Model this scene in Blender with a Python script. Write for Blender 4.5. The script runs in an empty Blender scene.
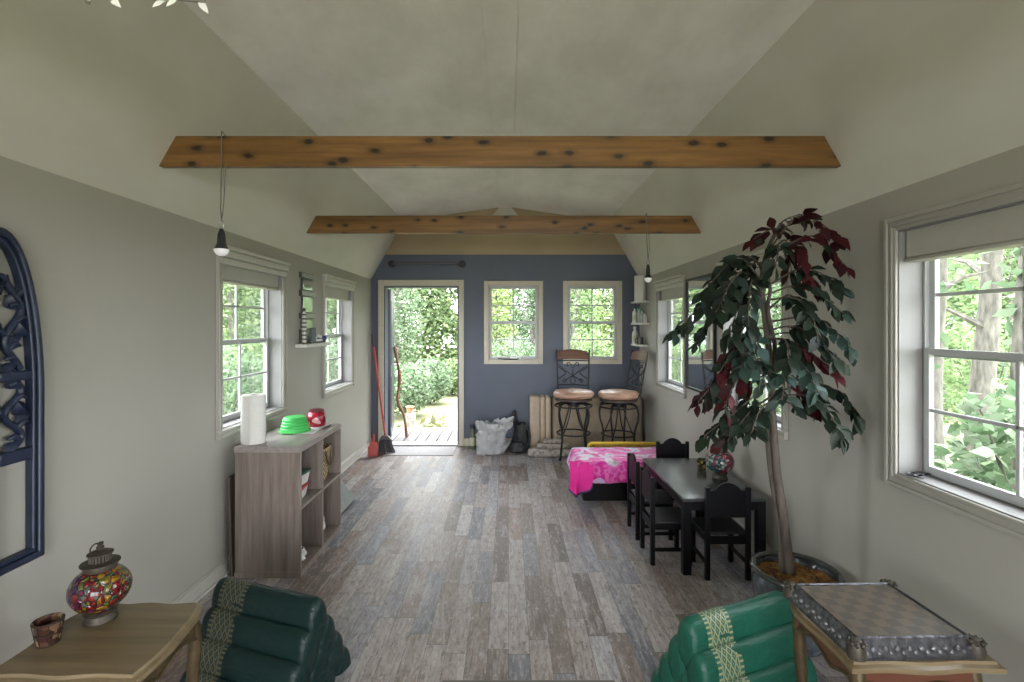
LEAFK = .40; SKY = 4.0; SUN = 3.0; EXPO = 2.1; BULB = .04; GZ_ = -.16
import bpy, bmesh, math, random
import numpy as np
from mathutils import Vector, Matrix, noise
PI = math.pi
C = bpy.context.scene.collection
F, CX, HY, EYE = 500.0, 508.6, 325.0, 1.53
XL, XR, YB, YF = -1.74, 1.66, 6.33, -2.6
WALL_H = 2.11

def P(px, py, d):
    return Vector(((px - CX) / F * d, d, EYE - (py - HY) / F * d))

# ------------------------------------------------------------------ materials
MATS = {}
class NT:
    """small helper around a node tree"""
    def __init__(s, name):
        s.m = bpy.data.materials.new(name); s.m.use_nodes = True
        s.t = s.m.node_tree; s.N = s.t.nodes; s.L = s.t.links
        s.b = s.N['Principled BSDF']
    def n(s, typ, **kw):
        x = s.N.new(typ)
        for k, v in kw.items(): setattr(x, k, v)
        return x
    def link(s, a, b): s.L.new(a, b)
    def math(s, op, a, b=None, c=None):
        x = s.n('ShaderNodeMath', operation=op)
        for i, v in enumerate((a, b, c)):
            if v is None: continue
            if isinstance(v, (int, float)): x.inputs[i].default_value = v
            else: s.link(v, x.inputs[i])
        return x.outputs[0]
    def coords(s, kind='Object', scale=(1, 1, 1), rot=(0, 0, 0), loc=(0, 0, 0)):
        tc = s.n('ShaderNodeTexCoord'); mp = s.n('ShaderNodeMapping')
        mp.inputs['Scale'].default_value = scale; mp.inputs['Rotation'].default_value = rot
        mp.inputs['Location'].default_value = loc
        s.link(tc.outputs[kind], mp.inputs['Vector']); return mp.outputs['Vector']
    def noise(s, vec, scale=5, detail=3, rough=.55):
        x = s.n('ShaderNodeTexNoise'); x.inputs['Scale'].default_value = scale
        x.inputs['Detail'].default_value = detail; x.inputs['Roughness'].default_value = rough
        if vec is not None: s.link(vec, x.inputs['Vector'])
        return x.outputs['Fac']
    def voro(s, vec, scale=5, out='Color', feature='F1'):
        x = s.n('ShaderNodeTexVoronoi', feature=feature); x.inputs['Scale'].default_value = scale
        if vec is not None: s.link(vec, x.inputs['Vector'])
        return x.outputs[out]
    def ramp(s, fac, stops, interp='LINEAR'):
        x = s.n('ShaderNodeValToRGB'); cr = x.color_ramp; cr.interpolation = interp
        while len(cr.elements) < len(stops): cr.elements.new(.5)
        for e, (p, c) in zip(cr.elements, stops):
            e.position = p; e.color = (c[0], c[1], c[2], 1)
        s.link(fac, x.inputs['Fac']); return x.outputs['Color']
    def mix(s, fac, a, b, mode='MIX'):
        x = s.n('ShaderNodeMix', data_type='RGBA', blend_type=mode)
        for i, v in ((0, fac), (6, a), (7, b)):
            if isinstance(v, (int, float)): x.inputs[i].default_value = v
            elif isinstance(v, (tuple, list)): x.inputs[i].default_value = (v[0], v[1], v[2], 1)
            else: s.link(v, x.inputs[i])
        return x.outputs[2]
    def bump(s, h, strength=.3, dist=.01):
        x = s.n('ShaderNodeBump'); x.inputs['Strength'].default_value = strength
        x.inputs['Distance'].default_value = dist
        s.link(h, x.inputs['Height']); s.link(x.outputs['Normal'], s.b.inputs['Normal'])
    def base(s, c):
        if isinstance(c, (tuple, list)): s.b.inputs['Base Color'].default_value = (c[0], c[1], c[2], 1)
        else: s.link(c, s.b.inputs['Base Color'])
    def set(s, **kw):
        for k, v in kw.items(): s.b.inputs[k.replace('_', ' ')].default_value = v

def lin(r, g, b):
    f = lambda c: (c / 255 / 12.92) if c / 255 <= .04045 else ((c / 255 + .055) / 1.055) ** 2.4
    return (f(r), f(g), f(b))

def simple(name, c, rough=.5, metal=0, var=.12, scale=20, bump=0, stretch=(1, 1, 1), **kw):
    t = NT(name); v = t.coords('Object', stretch)
    f = t.noise(v, scale, 4)
    d = tuple(x * (1 - var) for x in c); l = tuple(min(1, x * (1 + var)) for x in c)
    t.base(t.ramp(f, [(.3, d), (.7, l)]))
    t.set(Roughness=rough, Metallic=metal, **kw)
    if bump: t.bump(f, bump, .01)
    MATS[name] = t.m; return t.m

def wood(name, cols, rough=.45, axis=2, scale=6, knots=False, bump=.05):
    t = NT(name); st = [14, 14, 14]; st[axis] = .9
    v = t.coords('Object', tuple(st))
    f = t.noise(v, scale * .35, 6, .65)
    col = t.ramp(f, [(.25 + .5 * i / (len(cols) - 1), c) for i, c in enumerate(cols)])
    if knots:
        tc_ = t.n('ShaderNodeTexCoord'); s3 = t.n('ShaderNodeSeparateXYZ'); t.link(tc_.outputs['Object'], s3.inputs[0])
        c3 = t.n('ShaderNodeCombineXYZ'); t.link(t.math('MULTIPLY', s3.outputs[0], 4.6), c3.inputs[0]); t.link(t.math('MULTIPLY', s3.outputs[2], 9.5), c3.inputs[1]); t.link(t.math('MULTIPLY', t.math('FLOOR', t.math('DIVIDE', s3.outputs[1], 1.2)), 3.7), c3.inputs[2])
        kx = t.n('ShaderNodeVectorMath', operation='ADD'); t.link(c3.outputs[0], kx.inputs[0])
        k2 = t.n('ShaderNodeCombineXYZ'); t.link(t.math('MULTIPLY', t.math('FLOOR', t.math('DIVIDE', s3.outputs[1], 1.2)), 3.7), k2.inputs[0]); t.link(k2.outputs[0], kx.inputs[1])
        vx = t.n('ShaderNodeTexVoronoi', voronoi_dimensions='2D'); t.link(kx.outputs[0], vx.inputs['Vector']); vx.inputs['Scale'].default_value = 1
        d = vx.outputs['Distance']
        dn = t.math('ADD', d, t.math('MULTIPLY', t.math('SUBTRACT', t.noise(t.coords('Object', (20, 20, 30)), 1.5), .5), .16))
        k = t.ramp(dn, [(.07, (1, 1, 1)), (.14, (.3, .3, .3)), (.26, (0, 0, 0))])
        col = t.mix(k, col, tuple(x * .14 for x in cols[0]))
    t.base(col); t.set(Roughness=rough)
    t.bump(f, bump, .01); MATS[name] = t.m; return t.m

wallp = NT('wall_paint')
f1 = wallp.noise(wallp.coords('Object'), 1.3, 4)
wallp.base(wallp.ramp(f1, [(.3, (.365, .35, .312)), (.7, (.395, .38, .342))])); wallp.set(Roughness=.55)
wallp.bump(wallp.noise(wallp.coords('Object'), 160, 2), .04, .003)
M_WALL = wallp.m
cp = NT('ceiling_paint')
f1 = cp.noise(cp.coords('Object', (1.5, .8, 1.5)), 1.6, 5, .65)
cp.base(cp.ramp(f1, [(.36, (.78, .755, .735)), (.52, (.86, .835, .82)), (.66, (.92, .90, .89))])); cp.set(Roughness=.6)
M_CEIL = cp.m
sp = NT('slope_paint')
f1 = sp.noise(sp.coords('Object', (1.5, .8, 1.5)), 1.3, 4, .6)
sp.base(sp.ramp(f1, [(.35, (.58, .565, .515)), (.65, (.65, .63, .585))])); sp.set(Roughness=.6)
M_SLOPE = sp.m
bl = NT('blue_wall_paint'); f1 = bl.noise(bl.coords('Object'), 1.5, 3)
bl.base(bl.ramp(f1, [(.3, (.076, .090, .126)), (.7, (.088, .103, .143))])); bl.set(Roughness=.5); M_BLUE = bl.m
M_TAN = simple('tan_wall_paint', (.42, .33, .22), .6, var=.05, scale=2)
M_TRIMT = simple('tan_trim_paint', (.55, .50, .41), .45, var=.04)
M_CROWN = simple('crown_paint', (.50, .485, .44), .4, var=.03)
M_JAMB = simple('jamb_paint', (.21, .205, .205), .5, var=.03)
M_TRIM = simple('window_trim_paint', (.37, .355, .32), .4, var=.03)
M_VINYL = simple('white_vinyl', (.47, .48, .49), .35, var=.02)
M_WHITE = simple('white_paint', (.8, .8, .78), .4, var=.03)
M_BASE = simple('baseboard_paint', (.45, .435, .40), .4, var=.03)
M_SHADE = simple('shade_cassette', (.42, .405, .365), .5, var=.03)
M_ROOF = simple('roof_shingle', (.12, .12, .12), .9, var=.3, scale=30)
M_SIDING = simple('dark_siding', (.10, .10, .12), .8, var=.1)

# floor -------------------------------------------------------------
fl = NT('floor_planks'); tc = fl.n('ShaderNodeTexCoord'); sx = fl.n('ShaderNodeSeparateXYZ')
fl.link(tc.outputs['Object'], sx.inputs[0]); X, Y = sx.outputs[0], sx.outputs[1]
u = fl.math('DIVIDE', X, .098); row = fl.math('FLOOR', u); fu = fl.math('FRACT', u)
wn = fl.n('ShaderNodeTexWhiteNoise', noise_dimensions='1D'); fl.link(row, wn.inputs['W'])
v = fl.math('ADD', fl.math('DIVIDE', Y, .62), fl.math('MULTIPLY', wn.outputs['Value'], 7.3))
idx = fl.math('FLOOR', v); fv = fl.math('FRACT', v)
cb = fl.n('ShaderNodeCombineXYZ'); fl.link(row, cb.inputs[0]); fl.link(idx, cb.inputs[1])
w2 = fl.n('ShaderNodeTexWhiteNoise', noise_dimensions='2D'); fl.link(cb.outputs[0], w2.inputs['Vector'])
tone = fl.ramp(w2.outputs['Value'], [(0, (.14, .105, .085)), (.15, (.26, .205, .165)), (.32, (.38, .32, .275)), (.48, (.45, .39, .345)), (.62, (.16, .168, .19)), (.75, (.56, .51, .465)), (.88, (.28, .29, .32)), (1, (.33, .225, .16))])
gv = fl.n('ShaderNodeCombineXYZ')
fl.link(fl.math('ADD', fl.math('MULTIPLY', X, 46.), fl.math('MULTIPLY', row, 3.7)), gv.inputs[0])
fl.link(fl.math('ADD', fl.math('MULTIPLY', Y, 6.5), fl.math('MULTIPLY', idx, 5.1)), gv.inputs[1])
fl.link(fl.math('MULTIPLY', row, 1.7), gv.inputs[2])
g = fl.noise(gv.outputs[0], 1.5, 8, .78)
g2 = fl.noise(gv.outputs[0], .33, 5, .75)
col = fl.mix(fl.ramp(g, [(.36, (0, 0, 0)), (.62, (1, 1, 1))]), fl.mix(.62, tone, (.04, .032, .028), 'MIX'), tone)
col = fl.mix(fl.ramp(g2, [(.5, (0, 0, 0)), (.68, (.8, .8, .8))]), col, (.44, .40, .365))
dist = fl.noise(fl.coords('Object', (16, 6, 1)), 2.2, 6, .8)
col = fl.mix(fl.ramp(dist, [(.53, (0, 0, 0)), (.62, (.72, .72, .72))]), col, (.105, .084, .072))
white = fl.noise(fl.coords('Object', (26, 9, 1), loc=(3, 5, 0)), 1.8, 6, .8)
col = fl.mix(fl.ramp(white, [(.55, (0, 0, 0)), (.66, (.6, .6, .6))]), col, (.58, .54, .50))
seam = fl.math('MAXIMUM', fl.math('GREATER_THAN', fl.math('ABSOLUTE', fl.math('SUBTRACT', fu, .5)), .485),
               fl.math('GREATER_THAN', fl.math('ABSOLUTE', fl.math('SUBTRACT', fv, .5)), .4965))
col = fl.mix(1.0, col, (.97, .975, 1.06), 'MULTIPLY')
col = fl.mix(fl.math('MULTIPLY', seam, .55), col, (.05, .042, .036))
fl.base(col); fl.set(Roughness=.45, Specular_IOR_Level=.32)
fl.link(fl.math('ADD', fl.math('MULTIPLY', g, .25), .34), fl.b.inputs['Roughness'])
fl.bump(fl.math('SUBTRACT', g, fl.math('MULTIPLY', seam, .6)), .12, .004)
M_FLOOR = fl.m

# glass pane: clear with a faint mirror sheen
gm = bpy.data.materials.new('window_glass'); gm.use_nodes = True; t = gm.node_tree
for x in list(t.nodes): t.nodes.remove(x)
o = t.nodes.new('ShaderNodeOutputMaterial'); mx = t.nodes.new('ShaderNodeMixShader')
tr = t.nodes.new('ShaderNodeBsdfTransparent'); gl = t.nodes.new('ShaderNodeBsdfGlossy')
gl.inputs['Roughness'].default_value = .02; tr.inputs[0].default_value = (.95, .97, .97, 1)
lw = t.nodes.new('ShaderNodeLayerWeight'); lw.inputs['Blend'].default_value = .12
sc_ = t.nodes.new('ShaderNodeMath'); sc_.operation = 'MULTIPLY'; sc_.inputs[1].default_value = .5
t.links.new(lw.outputs['Fresnel'], sc_.inputs[0]); t.links.new(sc_.outputs[0], mx.inputs[0])
t.links.new(tr.outputs[0], mx.inputs[1]); t.links.new(gl.outputs[0], mx.inputs[2]); t.links.new(mx.outputs[0], o.inputs[0])
M_GLASS = gm

# ------------------------------------------------------------------ mesh builder
class MB:
    def __init__(s): s.v = []; s.f = []; s.mi = []; s.uv = None
    def add(s, vs, fs, M=None, mi=0):
        b = len(s.v)
        for p in vs:
            p = Vector(p); s.v.append(M @ p if M is not None else p)
        for q in fs: s.f.append(tuple(b + i for i in q)); s.mi.append(mi)
        return s
    def box(s, a, b, M=None, mi=0):
        x0, y0, z0 = a; x1, y1, z1 = b
        vs = [(x0,y0,z0),(x1,y0,z0),(x1,y1,z0),(x0,y1,z0),(x0,y0,z1),(x1,y0,z1),(x1,y1,z1),(x0,y1,z1)]
        fs = [(0,3,2,1),(4,5,6,7),(0,1,5,4),(1,2,6,5),(2,3,7,6),(3,0,4,7)]
        return s.add(vs, fs, M, mi)
    def lathe(s, prof, n=32, M=None, mi=0, wob=None, cap=True):
        """prof: [(r,z)...] around local z, closed with caps when r>0 at the ends"""
        vs, fs, rows = [], [], []
        for r, z in prof:
            if r < 1e-6: vs.append((0, 0, z)); rows.append([len(vs) - 1])
            else:
                row = []
                for k in range(n):
                    a = 2 * PI * k / n; rr = r * (wob(a, z) if wob else 1)
                    vs.append((rr * math.cos(a), rr * math.sin(a), z)); row.append(len(vs) - 1)
                rows.append(row)
        for A, B in zip(rows, rows[1:]):
            for k in range(n):
                k2 = (k + 1) % n
                if len(A) == 1 and len(B) == 1: break
                if len(A) == 1: fs.append((A[0], B[k2], B[k]))
                elif len(B) == 1: fs.append((A[k], A[k2], B[0]))
                else: fs.append((A[k], A[k2], B[k2], B[k]))
        if cap and len(rows[0]) > 1: fs.append(tuple(reversed(rows[0])))
        if cap and len(rows[-1]) > 1: fs.append(tuple(rows[-1]))
        return s.add(vs, fs, M, mi)
    def tube(s, pts, r, n=8, M=None, mi=0, closed=False):
        pts = [Vector(p) for p in pts]; m = len(pts)
        rs = r if isinstance(r, (list, tuple)) else [r] * m
        vs, fs = [], []; prev = None
        for i, p in enumerate(pts):
            if closed: d = pts[(i + 1) % m] - pts[i - 1]
            else: d = pts[min(i + 1, m - 1)] - pts[max(i - 1, 0)]
            d.normalize()
            if prev is None:
                up = Vector((0, 0, 1)) if abs(d.z) < .9 else Vector((1, 0, 0))
                a = d.cross(up).normalized()
            else:
                a = (prev - d * prev.dot(d)).normalized()
            prev = a; b = d.cross(a)
            for k in range(n):
                t_ = 2 * PI * k / n
                vs.append(p + (a * math.cos(t_) + b * math.sin(t_)) * rs[i])
        for i in range(m if closed else m - 1):
            j = (i + 1) % m
            for k in range(n):
                k2 = (k + 1) % n
                fs.append((i * n + k, i * n + k2, j * n + k2, j * n + k))
        if not closed:
            fs.append(tuple(reversed(range(n)))); fs.append(tuple((m - 1) * n + k for k in range(n)))
        return s.add(vs, fs, M, mi)
    def prism(s, poly, h0, h1, M=None, mi=0):
        n = len(poly)
        vs = [(x, y, h0) for x, y in poly] + [(x, y, h1) for x, y in poly]
        fs = [tuple(reversed(range(n))), tuple(range(n, 2 * n))] + [(k, (k + 1) % n, n + (k + 1) % n, n + k) for k in range(n)]
        return s.add(vs, fs, M, mi)
    def grid(s, fn, nu, nv, M=None, mi=0):
        vs = [fn(i / nu, j / nv) for j in range(nv + 1) for i in range(nu + 1)]
        fs = [(j * (nu + 1) + i, j * (nu + 1) + i + 1, (j + 1) * (nu + 1) + i + 1, (j + 1) * (nu + 1) + i) for j in range(nv) for i in range(nu)]
        return s.add(vs, fs, M, mi)
    def build(s, name, mats, parent=None, bevel=0, smooth=True, ang=35, seg=2, solid=0, sub=0, recalc=True, world=None):
        me = bpy.data.meshes.new(name)
        me.from_pydata([tuple(p) for p in s.v], [], s.f)
        mats = mats if isinstance(mats, (list, tuple)) else [mats]
        for m in mats: me.materials.append(m)
        if len(mats) > 1: me.polygons.foreach_set('material_index', s.mi)
        if recalc:
            bm = bmesh.new(); bm.from_mesh(me)
            bmesh.ops.recalc_face_normals(bm, faces=bm.faces); bm.to_mesh(me); bm.free()
        if smooth:
            me.polygons.foreach_set('use_smooth', [True] * len(me.polygons))
            try: me.set_sharp_from_angle(angle=math.radians(ang))
            except Exception: pass
        me.update()
        o = bpy.data.objects.new(name, me); C.objects.link(o)
        if parent is not None: o.parent = parent
        if solid:
            md = o.modifiers.new('solid', 'SOLIDIFY'); md.thickness = solid; md.offset = 0
        if bevel:
            md = o.modifiers.new('bevel', 'BEVEL'); md.width = bevel; md.segments = seg
            md.limit_method = 'ANGLE'; md.angle_limit = math.radians(40)
        if sub:
            md = o.modifiers.new('sub', 'SUBSURF'); md.levels = sub; md.render_levels = sub
        return o

def T(x=0, y=0, z=0): return Matrix.Translation((x, y, z))
def RZ(a): return Matrix.Rotation(a, 4, 'Z')
def RX(a): return Matrix.Rotation(a, 4, 'X')
def RY(a): return Matrix.Rotation(a, 4, 'Y')
def tag(o, label, cat, group=None, kind=None):
    o['label'] = label; o['category'] = cat
    if group: o['group'] = group
    if kind: o['kind'] = kind
    return o
def thing(name, label, cat, loc=(0, 0, 0), rotz=0, group=None, kind=None):
    o = bpy.data.objects.new(name, None); C.objects.link(o); o.empty_display_size = .1
    o.location = loc; o.rotation_euler = (0, 0, rotz)
    return tag(o, label, cat, group, kind)
def dup(root, loc, rotz, label, group=None):
    def cp(o, par):
        c = o.copy(); C.objects.link(c); c.parent = par
        for ch in kids[o.name]: cp(ch, c)
        return c
    kids = {}
    def walk(o):
        kids[o.name] = list(o.children)
        for ch in o.children: walk(ch)
    walk(root); r = cp(root, None)
    r.location = loc; r.rotation_euler = (0, 0, rotz); r['label'] = label
    if group: r['group'] = group
    return r
def spline(pts, n=8):
    """Catmull-Rom through pts"""
    pts = [Vector(p) for p in pts]; out = []
    for i in range(len(pts) - 1):
        p0 = pts[max(i - 1, 0)]; p1 = pts[i]; p2 = pts[i + 1]; p3 = pts[min(i + 2, len(pts) - 1)]
        for k in range(n):
            t = k / n
            out.append(.5 * ((2 * p1) + (p2 - p0) * t + (2 * p0 - 5 * p1 + 4 * p2 - p3) * t * t + (3 * p1 - p0 - 3 * p2 + p3) * t ** 3))
    out.append(pts[-1]); return out

# ------------------------------------------------------------------ room shell
def wall_cells(m, us, vs, holes, pt, th, mi=0):
    """rectangular wall with rectangular holes; pt(u,w,v) -> world, w = outward depth"""
    inside = lambda i, j: any(h[0] - 1e-6 <= us[i] and us[i + 1] <= h[1] + 1e-6 and h[2] - 1e-6 <= vs[j] and vs[j + 1] <= h[3] + 1e-6 for h in holes)
    nu, nv = len(us) - 1, len(vs) - 1
    solid = lambda i, j: 0 <= i < nu and 0 <= j < nv and not inside(i, j)
    for i in range(nu):
        for j in range(nv):
            if not solid(i, j): continue
            a, b, c, d = us[i], us[i + 1], vs[j], vs[j + 1]
            m.add([pt(a,0,c),pt(b,0,c),pt(b,0,d),pt(a,0,d)], [(0,1,2,3)], mi=mi)
            m.add([pt(a,th,c),pt(b,th,c),pt(b,th,d),pt(a,th,d)], [(3,2,1,0)], mi=mi)
            if not solid(i-1, j): m.add([pt(a,0,c),pt(a,0,d),pt(a,th,d),pt(a,th,c)], [(0,1,2,3)], mi=mi)
            if not solid(i+1, j): m.add([pt(b,0,c),pt(b,th,c),pt(b,th,d),pt(b,0,d)], [(0,1,2,3)], mi=mi)
            if not solid(i, j-1): m.add([pt(a,0,c),pt(a,th,c),pt(b,th,c),pt(b,0,c)], [(0,1,2,3)], mi=mi)
            if not solid(i, j+1): m.add([pt(a,0,d),pt(b,0,d),pt(b,th,d),pt(a,th,d)], [(0,1,2,3)], mi=mi)
def wall(name, u0, u1, v0, v1, holes, pt, th, mat, label):
    us = sorted({u0, u1} | {h[0] for h in holes} | {h[1] for h in holes})
    vs = sorted({v0, v1} | {h[2] for h in holes} | {h[3] for h in holes})
    m = MB(); wall_cells(m, us, vs, holes, pt, th)
    return m, us, vs

TH = .13
ptL = lambda u, w, v: (XL - w, u, v)
ptR = lambda u, w, v: (XR + w, u, v)
ptB = lambda u, w, v: (u, YB + w, v)
ptF = lambda u, w, v: (u, YF - w, v)
SIDE = [(-2.10, -1.20), (-.42, .48), (1.27, 2.18), (2.965, 3.885), (4.655, 5.565)]
WZ0, WZ1, CAS = .845, 1.985, .05
def hole(w): return (w[0] + CAS, w[1] - CAS, WZ0 + CAS, WZ1 - CAS)
LEFTW = [SIDE[1], SIDE[3], SIDE[4]]
RIGHTW = SIDE
m, _, _ = wall('wall_left', YF, YB, 0, WALL_H, [hole(w) for w in LEFTW], ptL, TH, M_WALL, '')
o = m.build('wall_left', M_WALL, smooth=False); tag(o, 'plain greige left wall with two double hung windows', 'wall', kind='structure')
m, _, _ = wall('wall_right', YF, YB, 0, WALL_H, [hole(w) for w in RIGHTW], ptR, TH, M_WALL, '')
o = m.build('wall_right', M_WALL, smooth=False); tag(o, 'plain greige right wall behind the potted tree', 'wall', kind='structure')

XC = (XL + XR) / 2
SL = 1.75; BRK = (1.281, EYE + 1.314); PEAK = (.084, EYE + 1.487)
def prof(z):  # half width of the gambrel at height z
    if z <= WALL_H: return (XR - XL) / 2
    if z <= BRK[1]:
        t_ = (z - WALL_H) / (BRK[1] - WALL_H); return 1.70 + (BRK[0] - 1.70) * t_
    t_ = (z - BRK[1]) / (PEAK[1] - BRK[1]); return BRK[0] + (PEAK[0] - BRK[0]) * t_
DOOR = (-1.577, -.628, 0, 2.024)
BW = [(-.311, .435), (.689, 1.436)]; BZ0, BZ1, BCAS = 1.036, 2.087, .05
bh = [(w[0] + BCAS, w[1] - BCAS, BZ0 + BCAS, BZ1 - BCAS) for w in BW]
m, _, _ = wall('wall_back', XL - TH, XR + TH, 0, WALL_H, bh + [DOOR], ptB, TH, M_BLUE, '')
ZB = EYE + (HY - 254.5) / F * YB
def gable(m, ptf, zs, mis):
    for (a, b), mi in zip(zip(zs, zs[1:]), mis):
        q = [(XC - prof(a), a), (XC + prof(a), a), (XC + prof(b), b), (XC - prof(b), b)]
        vs = [ptf(u, 0, v) for u, v in q] + [ptf(u, TH, v) for u, v in q]
        m.add(vs, [(0,1,2,3),(7,6,5,4),(0,4,5,1),(1,5,6,2),(2,6,7,3),(3,7,4,0)], mi=mi)
gable(m, ptB, [WALL_H, ZB, BRK[1], PEAK[1]], [0, 1, 1])
o = m.build('wall_back', [M_BLUE, M_TAN], smooth=False, recalc=False)
tag(o, 'slate blue gable end wall with tan painted top', 'wall', kind='structure')
m, _, _ = wall('wall_front', XL - TH, XR + TH, 0, WALL_H, [(-.9, 1.52, 0, 2.06)], ptF, TH, M_WALL, '')  # wide rear opening added so more daylight fills the room
gable(m, ptF, [WALL_H, BRK[1], PEAK[1]], [0, 0])
o = m.build('wall_front', M_WALL, smooth=False, recalc=False); tag(o, 'gable wall behind the camera with a wide opening added for daylight', 'wall', kind='structure')

m = MB(); m.box((XL, YF, -.05), (XR, YB + TH, 0)); o = m.build('floor', M_FLOOR, smooth=False)
tag(o, 'weathered grey brown plank floor', 'floor', kind='structure')
# ceiling: gambrel underside, closed above
up = [(XC - 1.70 , WALL_H), (XC - BRK[0], BRK[1]), (XC - PEAK[0], PEAK[1]), (XC + PEAK[0], PEAK[1]), (XC + BRK[0], BRK[1]), (XC + 1.70, WALL_H)]
m = MB()
for k in range(5):
    (xa, za), (xb, zb) = up[k], up[k + 1]
    n = Vector((-(zb - za), xb - xa)).normalized() * .10
    q = [(xa, za), (xb, zb), (xb + n.x, zb + n.y + .03), (xa + n.x, za + n.y + .03)]
    vs = [(x, YF - TH, z) for x, z in q] + [(x, YB + TH, z) for x, z in q]
    m.add(vs, [(0,1,2,3),(7,6,5,4),(0,4,5,1),(1,5,6,2),(2,6,7,3),(3,7,4,0)], mi=1 if k in (0, 4) else 0)
o = m.build('ceiling', [M_CEIL, M_SLOPE], smooth=False); tag(o, 'pale vaulted barn shaped ceiling with patchy paint', 'ceiling', kind='structure')
m = MB()
ro = [(XC - 2.22, 1.98), (XC - 1.79, 2.26), (XC - 1.40, BRK[1] + .16), (XC, PEAK[1] + .28), (XC + 1.40, BRK[1] + .16), (XC + 1.79, 2.26), (XC + 2.22, 1.98)]
for k in range(6):
    (xa, za), (xb, zb) = ro[k], ro[k + 1]
    q = [(xa, za), (xb, zb), (xb, zb + .05), (xa, za + .05)]
    vs = [(x, YF - .35, z) for x, z in q] + [(x, YB + .35, z) for x, z in q]
    m.add(vs, [(0,1,2,3),(7,6,5,4),(0,4,5,1),(1,5,6,2),(2,6,7,3),(3,7,4,0)])
o = m.build('roof', M_ROOF, smooth=False); tag(o, 'dark shingled barn roof over the room', 'roof', kind='structure')
m = MB(); m.box((-2.4, YB + TH + .01, 2.40), (XC + 1.6, YB + TH + 1.15, 2.44))  # unseen roof on posts, added to cut the sky light on the deck
for xx in (-2.2, .60): m.box((xx, YB + TH + 1.02, -.15), (xx + .09, YB + TH + 1.11, 2.399))
o = m.build('added_deck_shade', M_SIDING, smooth=False); tag(o, 'unseen flat roof on posts added to shade the deck', 'roof', kind='structure')
# ridge panel
m = MB(); m.box((XC - .083, YF, PEAK[1] - .012), (XC + .083, YB, PEAK[1] - .001))
o = m.build('trim_1', M_CEIL, bevel=.003); tag(o, 'flat pale board along the ridge of the ceiling', 'trim', kind='structure')
m = MB(); m.add([(XC - .16, YB - .02, PEAK[1] - .10), (XC + .16, YB - .02, PEAK[1] - .10), (XC + .085, YB - .02, PEAK[1] - .014), (XC - .085, YB - .02, PEAK[1] - .014),
                 (XC - .16, YB - .001, PEAK[1] - .10), (XC + .16, YB - .001, PEAK[1] - .10), (XC + .085, YB - .001, PEAK[1] - .014), (XC - .085, YB - .001, PEAK[1] - .014)],
                [(0,1,2,3),(7,6,5,4),(0,4,5,1),(1,5,6,2),(2,6,7,3),(3,7,4,0)])
o = m.build('trim_2', M_SLOPE, smooth=False); tag(o, 'small pale end block where the ridge board meets the gable', 'trim', kind='structure')
# baseboards
def baseb(name, boxes, mat, label):
    m = MB()
    for a, b in boxes: m.box(a, b)
    o = m.build(name, mat, bevel=.005); tag(o, label, 'baseboard', kind='structure')
baseb('baseboard_left', [((XL + .0005, YF, 0), (XL + .014, YB, .085)), ((XL + .0005, YF, .085), (XL + .009, YB, .098)), ((XL + .0005, YF, 0), (XL + .026, YB, .018))], M_BASE, 'off white baseboard along the left wall')
baseb('baseboard_right', [((XR - .014, YF, 0), (XR - .0005, YB, .11)), ((XR - .009, YF, .11), (XR - .0005, YB, .125)), ((XR - .026, YF, 0), (XR - .0005, YB, .018))], M_BASE, 'off white baseboard along the right wall')
baseb('baseboard_back', [((-.563, YB - .014, 0), (XR - .03, YB - .0005, .095))], M_TRIMT, 'tan baseboard under the blue wall')

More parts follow.
